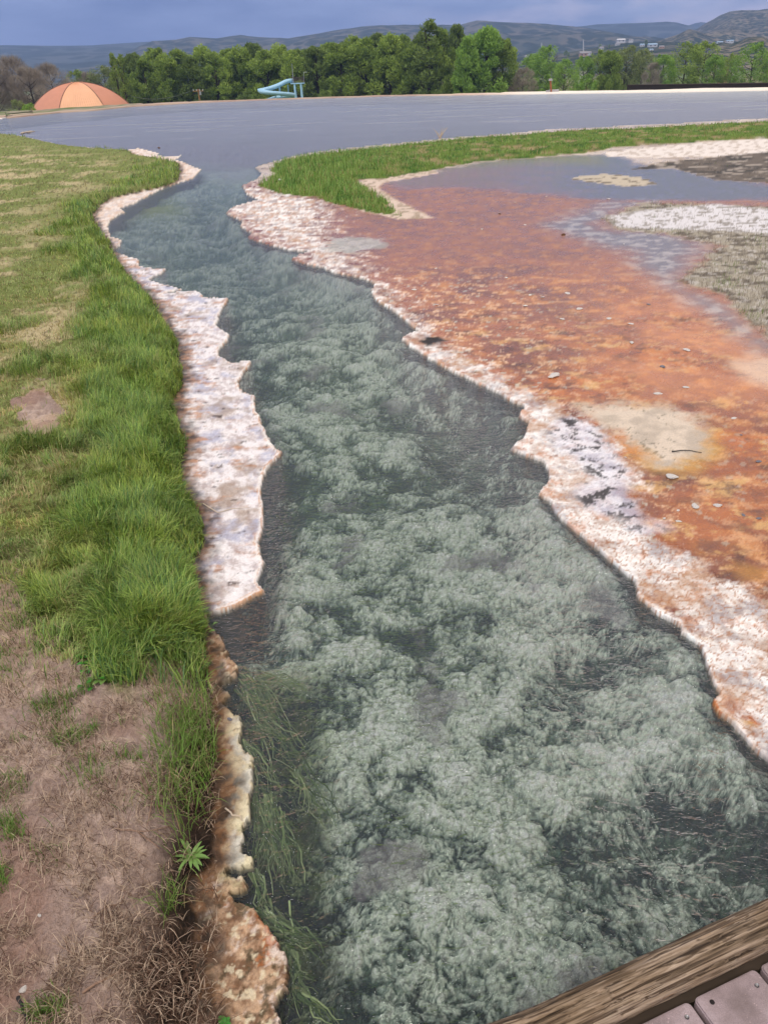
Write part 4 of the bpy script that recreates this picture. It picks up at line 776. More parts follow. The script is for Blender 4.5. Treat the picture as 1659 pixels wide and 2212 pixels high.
def mat_wood():
    m, t, b = new_mat('weathered_log'); tcn = N(t, 'ShaderNodeTexCoord'); mp_ = N(t, 'ShaderNodeMapping'); mp_.inputs['Scale'].default_value = (2.6, 95, 95)
    t.links.new(tcn.outputs['Object'], mp_.inputs[0]); n0 = N(t, 'ShaderNodeTexNoise', i_Scale=1.0, i_Detail=6.0, i_Roughness=.6, i_Distortion=.25); t.links.new(mp_.outputs[0], n0.inputs['Vector'])
    r = ramp(t, [(.30, lin(56, 46, 38)), (.42, lin(100, 84, 68)), (.50, lin(132, 114, 96)), (.60, lin(160, 142, 124)), (.72, lin(120, 92, 64))]); t.links.new(n0.outputs['Fac'], r.inputs[0])
    n2_ = N(t, 'ShaderNodeTexNoise', i_Scale=9.0, i_Detail=3.0); t.links.new(tcn.outputs['Object'], n2_.inputs['Vector']); r2 = ramp(t, [(.4, (.8, .74, .66)), (.62, (1.12, 1.1, 1.08))]); t.links.new(n2_.outputs['Fac'], r2.inputs[0])
    mu = N(t, 'ShaderNodeMix', data_type='RGBA', blend_type='MULTIPLY', i_0=1.0); t.links.new(r.outputs[0], mu.inputs[6]); t.links.new(r2.outputs[0], mu.inputs[7]); mp2_ = N(t, 'ShaderNodeMapping'); mp2_.inputs['Scale'].default_value = (3.5, 230, 230); t.links.new(tcn.outputs['Object'], mp2_.inputs[0]); nc = N(t, 'ShaderNodeTexNoise', i_Scale=1.0, i_Detail=3.0, i_Distortion=.2); t.links.new(mp2_.outputs[0], nc.inputs['Vector']); rc = ramp(t, [(.38, (.40, .36, .33)), (.47, (1, 1, 1)), (.7, (1.18, 1.18, 1.2))]); t.links.new(nc.outputs['Fac'], rc.inputs[0]); mu3 = N(t, 'ShaderNodeMix', data_type='RGBA', blend_type='MULTIPLY', i_0=1.0); t.links.new(mu.outputs[2], mu3.inputs[6]); t.links.new(rc.outputs[0], mu3.inputs[7]); t.links.new(mu3.outputs[2], b.inputs['Base Color'])
    hs = N(t, 'ShaderNodeMath', operation='ADD'); t.links.new(n0.outputs['Fac'], hs.inputs[0]); t.links.new(rc.outputs[0], hs.inputs[1]); bp_ = N(t, 'ShaderNodeBump', i_Strength=.8, i_Distance=.004); t.links.new(hs.outputs[0], bp_.inputs['Height']); t.links.new(bp_.outputs[0], b.inputs['Normal']); b.inputs['Roughness'].default_value = .8; b.inputs['Specular IOR Level'].default_value = .25; return m
m_log = mat_wood(); m_screw = mat_plain('screw_steel', lin(140, 138, 140), .35, metal=1.0); m_hole = mat_plain('dark_hole', lin(30, 24, 24), .9); m_joist = mat_plain('joist_timber', lin(70, 58, 48), .9, scale=20)
DK = .35; ta = math.atan2(.231, .617); td = Vector((math.cos(ta), math.sin(ta), 0)); tn = Vector((-td.y, td.x, 0)); RZ = Matrix.Rotation(ta, 3, 'Z')
walk = tag(empty('boardwalk', td * .9 - tn * .1 + Vector((0, 0, DK)), ta), 'mauve brown composite boardwalk with spaced boards and screws beside the log', 'boardwalk')
def board_mesh(wd_, ln_):
    bm = bmesh.new(); bmesh.ops.create_cube(bm, size=1.0)
    for v in bm.verts: v.co = Vector((v.co.x * wd_, v.co.y * ln_, v.co.z * .026))
    bmesh.ops.bevel(bm, geom=[e for e in bm.edges if abs((e.verts[0].co - e.verts[1].co).z) > .01], offset=.011, segments=4, affect='EDGES', profile=.5)
    bmesh.ops.bevel(bm, geom=[e for e in bm.edges if e.verts[0].co.z > .012 and e.verts[1].co.z > .012], offset=.003, segments=2, affect='EDGES')
    me = bpy.data.meshes.new('deck_board'); bm.to_mesh(me); bm.free(); me.materials.append(m_board); me.polygons.foreach_set('use_smooth', [False] * len(me.polygons)); return me
bmesh_ = board_mesh(.160, 1.3)
def screw_mesh():
    bm = bmesh.new(); bmesh.ops.create_cone(bm, segments=16, radius1=.0048, radius2=.0042, depth=.002, cap_ends=True)
    top = max(bm.faces, key=lambda f: f.calc_center_median().z); q = bmesh.ops.inset_individual(bm, faces=[top], thickness=.0022)
    for v in top.verts: v.co.z -= .0012
    me = bpy.data.meshes.new('screw'); bm.to_mesh(me); bm.free(); me.materials.append(m_screw); return me
scm = screw_mesh()
m_ = MB(); m_.tube([Vector((0, 0, -.001)), Vector((0, 0, .0004))], .005, 14); hole_me = None
for i in range(-7, 7):
    t0 = .9 + .035 + i * .172                                        # centre of each board along the log
    b_ = bpy.data.objects.new('deck_board', bmesh_); b_.location = (t0 - .9, (.596 - .65) + .1, -.013 + .0008 * math.sin(i * 5)); b_.rotation_euler = (0, 0, .004 * math.sin(i * 3)); link(b_, walk)
    for sx in ((-.045, .055) if i != 0 else (.055,)):
        s_ = bpy.data.objects.new('screw', scm); s_.location = (sx + .004 * math.sin(i * 9 + sx * 50), .65 - .026 - .003 * math.cos(i * 4), .0138); link(s_, b_)
    if i == 0:
        h_ = m_.build('screw_hole', m_hole, b_); h_.location = (-.050, .65 - .020, .0132)
j_ = MB(); j_.box((0, .52, -.085), (2.5, .04, .11)); j_.box((0, -.1, -.085), (2.5, .04, .11)); j_.box((0, .735, -.075), (2.5, .07, .10)); j_.box((0, -.7, -.085), (2.5, .04, .11)); j_.build('joists_and_shade_beam', m_joist, walk)  # beam below the log gap is added to stand in for the shade
for sx in (-1.1, .0, 1.15):
    p_ = MB(); p_.box((sx, .46, -.36), (.09, .076, .66)); p_.build('support_post', m_joist, walk)
# log: lathe along X with a bulge, lumps, splits and a ragged splinter
nl_, na_ = 340, 72; u_ = np.linspace(-1.3, 1.6, nl_); A_ = np.linspace(0, 2 * math.pi, na_, endpoint=False); Ug, Ag = np.meshgrid(u_, A_, indexing='ij')
cx0 = 0.0
rad_ = .0405 + .006 * np.exp(-((Ug + .30) / .10) ** 2) * (1 + .8 * np.cos(Ag - 1.4)) + .003 * np.sin(Ug * 3.1 + 1) + .004 * sstep(.1, .8, Ug)
def cyl_noise(fu, fa, seed, o=4): return fbm(Ug * fu + 5 * np.cos(Ag), np.sin(Ag) * fa, 1.0, o, seed) + 0.0
gr_ = np.abs(fbm(Ug * 2.2, Ag * 9 + 1.5 * fbm(Ug, Ag, 2, 2, 201), 1.0, 3, 202)); rad_ = rad_ - .0045 * sstep(.18, .0, gr_) + .002 * fbm(Ug * 6, Ag * 2, 1.0, 3, 203)
rad_ = rad_ + .005 * ((Ug > .02) & (Ug < .40)) * np.exp(-((Ag - 1.75) / .30) ** 2) * (0.6 + .4 * np.sin(Ug * 40))
LV = np.stack([Ug, np.cos(Ag) * rad_, np.sin(Ag) * rad_ + .006 * np.exp(-((Ug + .25) / .12) ** 2)], -1).reshape(-1, 3)
li = np.arange(nl_ * na_).reshape(nl_, na_); LF = np.stack([li[:-1, :], li[1:, :], np.roll(li, -1, 1)[1:, :], np.roll(li, -1, 1)[:-1, :]], -1).reshape(-1, 4)
lg = mesh_np('log_rail', LV, LF, m_log); lg.location = td * .66 + tn * .654 + Vector((0, 0, DK + .012)); lg.rotation_euler = (0, 0, ta)
tag(lg, 'weathered grey brown log edging the boardwalk over the water', 'log')

# ------------------------------------------------------------------ far side: dome, slide, poles
def lower(v, z): return Vector((v.x, v.y, z))
m_dome = mat_plain('dome_panel', lin(198, 134, 106), .6, scale=.6, var=.06); m_dome_l = mat_plain('dome_panel_pale', lin(230, 174, 134), .5, scale=.6, var=.05); m_rib = mat_plain('dome_rib', lin(120, 84, 66), .6)  # front panel coloured paler than the other panels
top = at_dist(167, 178, 200); Rs = 13.5; cz = top.z - Rs; azc = math.atan2(top.x, top.y)
dome = tag(empty('dome_building', (top.x, top.y, LOW), -azc), 'low tan domed building with a paler ribbed front panel left of the trees', 'building')
ph1 = math.acos((LOW - 0.4 - cz) / Rs)
def gore(k, mat, corr):
    m = MB(); a0 = -math.pi / 2 + (k - .5) * 2 * math.pi / 7; V = []; F = []; na, nb = 41, 20
    for j in range(nb):
        ph = .10 + (ph1 - .10) * j / (nb - 1)
        for i in range(na):
            a = a0 + 2 * math.pi / 7 * i / (na - 1); r_ = Rs + (.07 * corr if i % 2 else 0)
            V.append((r_ * math.sin(ph) * math.cos(a), r_ * math.sin(ph) * math.sin(a), cz - LOW + r_ * math.cos(ph)))
    for j in range(nb - 1):
        for i in range(na - 1): q = j * na + i; F.append((q, q + na, q + na + 1, q + 1))
    m.add(V, F); m.build('roof_panel', mat, dome)
for k in range(7): gore(k, m_dome_l if k == 0 else m_dome, 1.0 if k == 0 else .5)
for k in range(7):
    a = -math.pi / 2 + (k + .5) * 2 * math.pi / 7; m = MB()
    m.tube([Vector(((Rs + .08) * math.sin(ph) * math.cos(a), (Rs + .08) * math.sin(ph) * math.sin(a), cz - LOW + (Rs + .08) * math.cos(ph))) for ph in np.linspace(.08, ph1, 18)], .06, 6); m.build('roof_rib', m_rib, dome)
m = MB(); m.tube([(0, 0, cz - LOW + Rs - .25), (0, 0, cz - LOW + Rs + .1)], [1.5, 1.2], 20); m.build('roof_cap', m_dome, dome)

m_slide = mat_plain('slide_blue', lin(172, 212, 236), .35, scale=2, var=.08); m_rail = mat_plain('rail_brown', lin(74, 62, 56), .7); m_grey = mat_plain('grey_metal', lin(150, 154, 156), .5)
SD = 165.0
def SP(zx, zy, dd=0.0): return at_dist(497.7 + zx * .15, 124.4 + zy * .15, SD + dd)
s0 = lower(SP(980, 600), LOW); slide = tag(empty('water_slide', s0), 'pale blue spiral water slide with tower beyond the pond', 'slide')
def rel(v): return v - s0
ch = [(905, 345, 0), (870, 340, 0), (800, 358, -.3), (700, 408, -.8), (600, 445, -1.4), (500, 472, -2.0), (452, 484, -2.8), (448, 494, -3.6), (485, 505, -4.3), (560, 514, -4.7), (660, 522, -4.8), (760, 530, -4.6), (850, 541, -4.0), (890, 552, -3.2), (880, 562, -2.4), (820, 570, -2.2), (740, 580, -2.4), (650, 595, -2.8), (560, 622, -3.2), (480, 662, -3.6)]
pts = [rel(SP(*q)) for q in ch]; sm = []
for i in range(len(pts) - 1):
    p0, p1, p2, p3 = pts[max(i - 1, 0)], pts[i], pts[i + 1], pts[min(i + 2, len(pts) - 1)]
    for u in (0, .25, .5, .75): sm.append(.5 * ((2 * p1) + (p2 - p0) * u + (2 * p0 - 5 * p1 + 4 * p2 - p3) * u * u + (3 * p1 - p0 - 3 * p2 + p3) * u ** 3))
sm.append(pts[-1]); V = []; F = []; prof = [(-.62, .42), (-.52, .40), (-.46, .05), (-.2, -.12), (.2, -.12), (.46, .05), (.52, .40), (.62, .42), (.58, .0), (.25, -.25), (-.25, -.25), (-.58, .0)]
for i, p_ in enumerate(sm):
    t_ = (sm[min(i + 1, len(sm) - 1)] - sm[max(i - 1, 0)]); t_.z = 0; t_.normalize(); s_ = Vector((-t_.y, t_.x, 0))
    V += [p_ + s_ * a + Vector((0, 0, b)) for a, b in prof]
K = len(prof)
for i in range(len(sm) - 1): F += [(i * K + k, i * K + (k + 1) % K, (i + 1) * K + (k + 1) % K, (i + 1) * K + k) for k in range(K)]
m = MB(); m.add(V, F); m.build('chute', m_slide, slide, smooth=True)
for (zx, za, dd) in [(707, 412, -.8), (648, 480, -4.7), (735, 520, -4.7), (660, 590, -2.8), (830, 390, .3), (850, 545, -4.0)]:
    a = rel(SP(zx, za, dd)); m = MB(); m.tube([Vector((a.x, a.y, 0)), a], .17 if zx == 707 else .12, 8); m.build('support_post', m_slide, slide)
pc = rel(SP(972, 370)); m = MB(); m.box(pc, (2.5, 2.0, .18)); m.build('platform', m_slide, slide)
for (ox, oy) in ((-.55, -.8), (.62, -.8), (-.55, .8), (.62, .8)):
    m = MB(); m.tube([Vector((pc.x + ox, pc.y + oy, 0)), pc + Vector((ox, oy, -.09))], .16, 8); m.build('leg', m_slide, slide)
m = MB()
for a, b in (((-.55, -.8, -.6), (.62, -.8, -3.4)), ((.62, -.8, -.6), (-.55, -.8, -3.4))): m.tube([pc + Vector(a), pc + Vector(b)], .03, 5)
m.build('cross_brace', m_rail, slide)
m = MB()
for z_ in (.55, .98): m.box(pc + Vector((.1, -.98, z_)), (2.2, .05, .06)); m.box(pc + Vector((.1, .98, z_)), (2.2, .05, .06)); m.box(pc + Vector((1.2, 0, z_)), (.05, 1.9, .06))
for i in range(12): m.box(pc + Vector((-1.0 + i * .2, -.98, .5)), (.06, .04, 1.0)); m.box(pc + Vector((-1.0 + i * .2, .98, .5)), (.06, .04, 1.0))
m.build('railing', m_rail, slide)
m = MB()
for i in range(14): m.box((pc.x - 1.3 + i * .06, pc.y + 1.3 - i * .02, .3 + i * (pc.z - .5) / 14), (.8, .3, .08))
m.tube([(pc.x - 1.6, pc.y + 1.1, .2), (pc.x - .6, pc.y + 1.1, pc.z)], .07, 6); m.build('stair', m_rail, slide)
a = rel(SP(905, 300)); b = rel(SP(889, 85)); m = MB(); m.tube([Vector((a.x, a.y, pc.z)), a, b], [.08, .07, .045], 8); m.build('mast', m_grey, slide)
a = rel(SP(1058, 300)); b = rel(SP(1056, 214)); m = MB(); m.tube([Vector((a.x, a.y, pc.z)), b], .045, 6); lp = m.build('lamp_pole', m_grey, slide)
m = MB(); m.box(b + Vector((.3, 0, .03)), (.6, .22, .12)); m.build('lamp_head', m_grey, lp)

m_pole = mat_plain('pole_wood', lin(146, 110, 74), .9, scale=3); m_ins = mat_plain('insulator', lin(210, 208, 204), .4)
def utility_pole(Xt, Yt, Xb, Yb, D, label, arm=1.9, transformer=True):
    tp, bt = at_dist(Xt, Yt, D), at_dist(Xb, Yb, D); d = (bt - tp); k_ = (LOW - tp.z) / d.z; b_ = Vector((tp.x + d.x * k_ * .35, tp.y, LOW))
    root = tag(empty('utility_pole', b_), label, 'utility pole', 'utility poles beyond the pond'); tpr = tp - b_
    m = MB(); m.tube([(0, 0, -.5), tpr], [.18, .12], 10); m.build('pole', m_pole, root)
    m = MB(); m.box(tpr + Vector((0, -.14, -.35)), (arm, .1, .13)); ca = m.build('crossarm', m_pole, root)
    for ox in (-.9, -.3, .3, .9):
        m = MB(); m.tube([tpr + Vector((ox * arm / 2, -.14, -.29)), tpr + Vector((ox * arm / 2, -.14, -.05))], [.07, .05], 8); m.build('insulator', m_ins, ca)
    if transformer: m = MB(); m.tube([tpr + Vector((.32, 0, -1.0)), tpr + Vector((.32, 0, -.3))], .2, 12); m.build('transformer', m_grey, root)
    return b_ + tpr
pA = utility_pole(428.5, 192, 433, 222, 165, 'wooden utility pole with crossarm between the dome and the slide')
pB = utility_pole(266, 202, 268, 231, 215, 'distant utility pole with pale crossarm against the trees at the dome edge', 1.6, False)
pC = at_dist(-120, 226, 215)
m_wire = mat_plain('wire', lin(110, 116, 104), .6)
def wire(a, b, sag, label):
    m = MB()
    m.tube([a.lerp(b, u) - Vector((0, 0, sag * 4 * u * (1 - u))) for u in np.linspace(0, 1, 14)], .035, 5); tag(m.build('power_line', m_wire), label, 'power line', 'power lines')
wire(pA + Vector((-.8, -.14, -.1)), pB + Vector((.6, -.14, -.1)), 1.3, 'sagging power line from the wooden pole towards the dome'); wire(pB + Vector((-.6, -.14, -.1)), pC, 1.0, 'power line running left behind the dome')
# marker post and edging on the far right shore
m_post = mat_plain('rust_post', lin(150, 84, 56), .8, scale=4); m_conc = mat_plain('concrete', lin(170, 166, 166), .9, scale=3)
pb = at(1191, 198.5, .1); pt = at_dist(1188.5, 174, math.hypot(pb.x, pb.y)); root = tag(empty('marker_post', pb), 'rust brown post with grey cap on the pale far shore', 'post')
m = MB(); m.tube([(0, 0, -.2), pt - pb], .075, 8); m.build('post', m_post, root); m = MB(); m.box(pt - pb + Vector((0, 0, .06)), (.26, .26, .16)); m.build('cap', m_conc, root); m = MB(); m.box((.25, .2, .05), (.75, .4, .25)); m.box((-.3, .1, .03), (.3, .3, .2)); m.build('base', m_conc, root)
a, b = at(1355, 191.5, .1), at(1720, 187.5, .1); root = tag(empty('edging_wall', (a.x, a.y, .05)), 'long low black edging wall behind the pale far shore at right', 'wall')
d = b - a; L_ = d.length; m = MB(); m.box((L_ / 2, 0, .12), (L_, .25, .36)); wl = m.build('wall', mat_plain('black_edging', lin(34, 30, 30), .9), root); m = MB(); m.box((L_ / 2, 0, .33), (L_, .34, .06)); m.build('coping', mat_plain('edging_cap', lin(60, 52, 50), .9), root); root.rotation_euler = (0, 0, math.atan2(d.y, d.x))

# ------------------------------------------------------------------ trees
def mat_foliage(name, c1, c2, transl=.35):
    m = bpy.data.materials.new(name); m.use_nodes = True; t = m.node_tree; b = t.nodes['Principled BSDF']
    a = N(t, 'ShaderNodeAttribute', attribute_name='tone'); oi = N(t, 'ShaderNodeObjectInfo'); mxx = N(t, 'ShaderNodeMath', operation='MULTIPLY_ADD', i_1=.25); t.links.new(oi.outputs['Random'], mxx.inputs[0]); t.links.new(a.outputs['Fac'], mxx.inputs[2])
    r = ramp(t, [(.1, c1), (.95, c2)]); t.links.new(mxx.outputs[0], r.inputs[0]); t.links.new(r.outputs[0], b.inputs['Base Color']); b.inputs['Roughness'].default_value = .7; b.inputs['Specular IOR Level'].default_value = .15
    ts = N(t, 'ShaderNodeBsdfTranslucent'); ms = N(t, 'ShaderNodeMixShader', i_0=transl); t.links.new(r.outputs[0], ts.inputs[0]); t.links.new(b.outputs[0], ms.inputs[1]); t.links.new(ts.outputs[0], ms.inputs[2]); t.links.new(ms.outputs[0], t.nodes['Material Output'].inputs[0]); return m
MF = {'dense': mat_foliage('foliage_dense', lin(96, 120, 52), lin(172, 192, 94)), 'bright': mat_foliage('foliage_bright', lin(100, 136, 52), lin(160, 192, 92)), 'pale': mat_foliage('foliage_pale', lin(110, 124, 74), lin(158, 168, 110)), 'bare': mat_foliage('twigs_bare', lin(120, 110, 98), lin(174, 162, 148), .1), 'olive': mat_foliage('foliage_olive', lin(90, 110, 54), lin(138, 156, 82))}
m_bark = mat_plain('bark', lin(70, 58, 48), .95, scale=3)
def tree_meshes(seed, shape, nleaf, leaf, bare=False):
    """unit-height tree: returns (trunk mesh data, crown mesh data)"""
    R = np.random.default_rng(seed); r_ = random.Random(seed); tr_ = MB(); tips = []
    kinds = {'tall': (.23, .0, 1.0), 'round': (.36, .16, 1.0), 'slim': (.09, .05, 1.0), 'bush': (.55, .02, .97), 'wide': (.42, .2, 1.0)}
    w_, z0, z1 = kinds[shape]
    tr_.tube([(0, 0, -.02), (.01, 0, .25), (-.005, .01, .55), (.01, 0, .85)], [.020, .016, .010, .003], 7)
    nb = 16 if shape != 'slim' else 10
    for i in range(nb):
        zb = z0 * .8 + (.72 - z0 * .8) * i / nb; a = i * 2.4 + r_.uniform(-.4, .4); ln = w_ * r_.uniform(.6, 1.0) * (1.1 - .5 * i / nb); up = r_.uniform(.12, .3)
        mid_ = Vector((math.cos(a) * ln * .5, math.sin(a) * ln * .5, zb + up * .35)); tip = Vector((math.cos(a) * ln, math.sin(a) * ln, min(zb + up, .96))); tr_.tube([(0, 0, zb), mid_, tip], [.008, .005, .0015], 5); tips += [mid_, tip]
    prof = lambda u: w_ * (math.sin(math.pi * min(1, (u * .88 + .12))) ** .5) * (1 - .10 * u)
    if shape in ('round', 'wide', 'bush'): prof = lambda u: w_ * math.sqrt(max(0, 1 - (2 * u - .9) ** 2 * .83))
    cl = []
    for i in range(64 if shape != 'slim' else 26):
        u = r_.uniform(.0, 1.0); a = r_.uniform(0, 6.283); rr = prof(u) * (r_.uniform(.25, 1.0) ** .5); s_ = r_.uniform(.05, .095) * (1.25 if shape in ('round', 'wide', 'bush') else 1) * (.65 if shape == 'slim' else 1)
        cl.append((rr * math.cos(a), rr * math.sin(a), z0 + (z1 - z0 - s_ * .6) * u, s_, r_.uniform(0, 1)))
    for k in range(5): cl.append((r_.uniform(-.3, .3) * w_, r_.uniform(-.3, .3) * w_, .90 + .02 * k, .04, r_.uniform(.3, 1)))
    C = np.array(cl); pick = R.integers(0, len(C), nleaf); d = R.normal(0, 1, (nleaf, 3)); d /= np.linalg.norm(d, axis=1)[:, None]; rad__ = R.uniform(.35, 1.08, nleaf) ** .6
    P = C[pick, :3] + d * (C[pick, 3] * rad__)[:, None] * np.array([1, 1, 1.35 if shape in ('tall', 'slim') else 1.15]); tone = np.clip(.25 + .45 * C[pick, 4] + R.normal(0, .12, nleaf), 0, 1)
    if bare:                                                        # fine upright twigs instead of leaves
        n_ = d * .5 + np.array([0, 0, .55]); n_ /= np.linalg.norm(n_, axis=1)[:, None]; side = np.cross(n_, R.normal(0, 1, (nleaf, 3))); side /= np.linalg.norm(side, axis=1)[:, None]; ln = leaf * R.uniform(2.5, 6, nleaf)[:, None]; hw = side * leaf * .11
        V = np.stack([P - hw, P + hw, P + n_ * ln + hw * .3, P + n_ * ln - hw * .3], 1)
    else:
        n_ = d + R.normal(0, .7, (nleaf, 3)); n_ /= np.linalg.norm(n_, axis=1)[:, None]; s1_ = np.cross(n_, R.normal(0, 1, (nleaf, 3))); s1_ /= np.linalg.norm(s1_, axis=1)[:, None]; s2_ = np.cross(n_, s1_); sz = (leaf * R.uniform(.5, 1.25, nleaf))[:, None]
        if shape in ('tall', 'slim'):                               # upswept, feathery sprays
            s1_ = d * .7 + np.array([0, 0, .9]) + R.normal(0, .45, (nleaf, 3)); s1_ /= np.linalg.norm(s1_, axis=1)[:, None]; s2_ = np.cross(s1_, R.normal(0, 1, (nleaf, 3))); s2_ /= np.linalg.norm(s2_, axis=1)[:, None]; s1_ = s1_ * 1.7; s2_ = s2_ * .85
        V = np.stack([P - s1_ * sz, P + s2_ * sz * .6, P + s1_ * sz, P - s2_ * sz * .6], 1)
    V = V.reshape(-1, 3); F = np.arange(nleaf * 4).reshape(-1, 4)
    co = mesh_np('crown', V, F, None, attrs={'tone': np.repeat(tone, 4)}, smooth=False); cm = co.data; bpy.data.objects.remove(co)
    to = tr_.build('trunk', m_bark); tm = to.data; bpy.data.objects.remove(to); return tm, cm
LIB = {}
def lib(kind, shape, i):
    key = (kind, shape, i)
    if key not in LIB:
        bare = kind == 'bare'; base = {'tall': (14000, .0145), 'round': (10000, .0135), 'slim': (2200, .013), 'bush': (5000, .024), 'wide': (9000, .0135)}[shape]
        tm, cm = tree_meshes(hash((len(LIB) + 1) * 7919) % 99991, shape, int(base[0] * (1.6 if bare else 1)), base[1], bare); cm.materials.append(MF[kind]); LIB[key] = (tm, cm)
    return LIB[key]
TC = {'i': 0}
def tree(X_, Yt, D, kind, shape, label, wx=1.0, zb=None, name='tree', group='trees beyond the pond', cat='tree'):
    tp = at_dist(X_, Yt, D); zb = LOW - .2 if zb is None else zb; hgt = tp.z - zb; TC['i'] += 1
    tm, cm = lib(kind, shape, TC['i'] % 3); root = tag(empty(name, (tp.x, tp.y, zb), TC['i'] * 1.9), label, cat, group); root.scale = (hgt * wx, hgt * wx, hgt)
    link(bpy.data.objects.new('trunk', tm), root); link(bpy.data.objects.new('crown', cm), root); return root
ORDN = ORD + ['sixteenth', 'seventeenth', 'eighteenth', 'nineteenth', 'twentieth', 'twenty first', 'twenty second', 'twenty third', 'twenty fourth']
# the dense green row
ROW = [(285, 118, 228, .8), (308, 132, 216, .9), (330, 108, 236, .9), (356, 122, 214, 1.0), (384, 112, 230, 1.0), (410, 128, 212, 1.0), (436, 104, 234, .9), (462, 118, 214, 1.05), (490, 110, 232, 1.0), (516, 106, 218, 1.0), (544, 97, 234, .9), (572, 112, 214, 1.05), (600, 101, 230, .9), (628, 114, 214, 1.1), (652, 110, 236, 1.0), (680, 104, 216, 1.05), (706, 99, 232, .9), (734, 96, 214, 1.0), (760, 84, 232, .9), (788, 88, 216, 1.05), (816, 78, 232, .9), (842, 80, 214, 1.0), (868, 82, 234, .9), (892, 92, 212, 1.0)]
for i, (X_, Y_, D, wx) in enumerate(ROW):
    tall_ = 'front' if D < 222 else 'back'
    tree(X_, Y_, D, 'dense' if i % 5 else 'olive', 'tall', f'{"dark" if i % 5 else "olive"} green cottonwood, {ORDN[i]} from the dome end of the long dense row', 1.55 * wx, group='long row of cottonwoods behind the pond')
tree(258, 122, 205, 'dense', 'slim', 'slim dark poplar standing just right of the dome', 1.3); tree(243, 118, 209, 'dense', 'slim', 'tallest thin poplar spire at the left end of the row', 1.1)
tree(926, 45, 205, 'olive', 'slim', 'sparse spire topped cottonwood rising highest above the row', 1.9); tree(912, 72, 212, 'olive', 'tall', 'sparse olive cottonwood left of the tall spire', 1.0); tree(952, 68, 206, 'dense', 'tall', 'dark cottonwood right of the tall spire', 1.1); tree(985, 60, 218, 'olive', 'tall', 'olive cottonwood with pale top between the spire and the broad end tree', 1.0)
tree(1012, 82, 200, 'bright', 'tall', 'green cottonwood in front of the broad end tree', 1.1); tree(1052, 64, 203, 'bright', 'tall', 'broad bright green cottonwood at the right end of the row', 1.5); tree(1088, 88, 206, 'dense', 'tall', 'rounded cottonwood closing the right end of the row', 1.15); tree(1110, 106, 222, 'dense', 'slim', 'small dark poplar just past the end of the row', 1.2)
# left: leafless and budding trees round the dome
tree(20, 128, 235, 'bare', 'round', 'large bare grey tree at the far left edge', 1.35); tree(-30, 136, 228, 'bare', 'round', 'bare grey tree cut by the left picture edge', 1.2); tree(58, 150, 226, 'bare', 'round', 'bare purple grey tree left behind the dome', 1.3); tree(104, 142, 238, 'bare', 'wide', 'bare crooked tree with dark limbs above the dome', 1.1)
tree(162, 152, 246, 'dense', 'round', 'small dark green tree peeking over the dome top', 1.0); tree(190, 160, 244, 'bare', 'round', 'bare brown tree behind the dome right of its top', 1.1); tree(222, 143, 240, 'pale', 'round', 'pale budding green tree between the dome and the poplars', 1.2); tree(248, 158, 236, 'pale', 'round', 'grey green tree at the right rim of the dome', 1.0)
tree(62, 223, 110, 'bright', 'bush', 'bright yellow green bush in front of the dome', 1.1, -1.6, 'bush', 'bushes', 'bush'); tree(34, 216, 190, 'pale', 'bush', 'grey green shrub left of the dome', 1.0, None, 'bush', 'bushes', 'bush')
tree(700, 196, 190, 'olive', 'bush', 'olive bush at the foot of the row right of the slide', .9, None, 'bush', 'bushes', 'bush'); tree(530, 196, 190, 'olive', 'bush', 'olive bush at the foot of the row left of the slide', .9, None, 'bush', 'bushes', 'bush'); tree(945, 194, 180, 'olive', 'bush', 'low olive bush below the broad end trees', .8, None, 'bush', 'bushes', 'bush')
# right: looser trees
RT = [(1130, 150, 205, 'bare', 'wide', 'bare brown tree in the gap right of the long row', 1.2), (1150, 118, 240, 'bright', 'round', 'yellow green willow behind the bare brown tree', 1.1), (1186, 99, 236, 'bright', 'round', 'large yellow green willow behind the rust post', 1.15), (1222, 128, 225, 'bright', 'round', 'green willow right of the rust post', 1.1), (1262, 122, 232, 'bright', 'round', 'green tree behind the yellow bush', 1.0), (1300, 108, 236, 'dense', 'round', 'dark rounded tree right of the yellow bush', 1.05), (1322, 112, 230, 'dense', 'tall', 'dark upright tree beside the pale willow', 1.3), (1356, 100, 238, 'pale', 'round', 'pale green willow in the middle of the right group', 1.1), (1392, 106, 242, 'pale', 'round', 'pale willow right of centre of the right group', 1.1), (1412, 138, 226, 'bare', 'round', 'bare grey tree amid the right group', 1.0), (1436, 118, 228, 'bright', 'round', 'olive green tree right of the bare grey tree', 1.1), (1486, 92, 236, 'dense', 'wide', 'open dark green tree showing sky between its limbs', 1.0), (1528, 90, 232, 'dense', 'round', 'full green tree left of the brown house gap', 1.1), (1548, 118, 226, 'bright', 'round', 'olive tree with dark leaning trunk near the gap', 1.0), (1586, 116, 234, 'dense', 'round', 'dark green tree right of the gap', .9), (1634, 92, 228, 'bright', 'wide', 'broad bright green tree at the far right edge', 1.1), (1690, 96, 236, 'dense', 'round', 'green tree cut by the right picture edge', 1.1)]
for q in RT: tree(q[0], q[1], q[2], q[3], q[4], q[5], q[6])
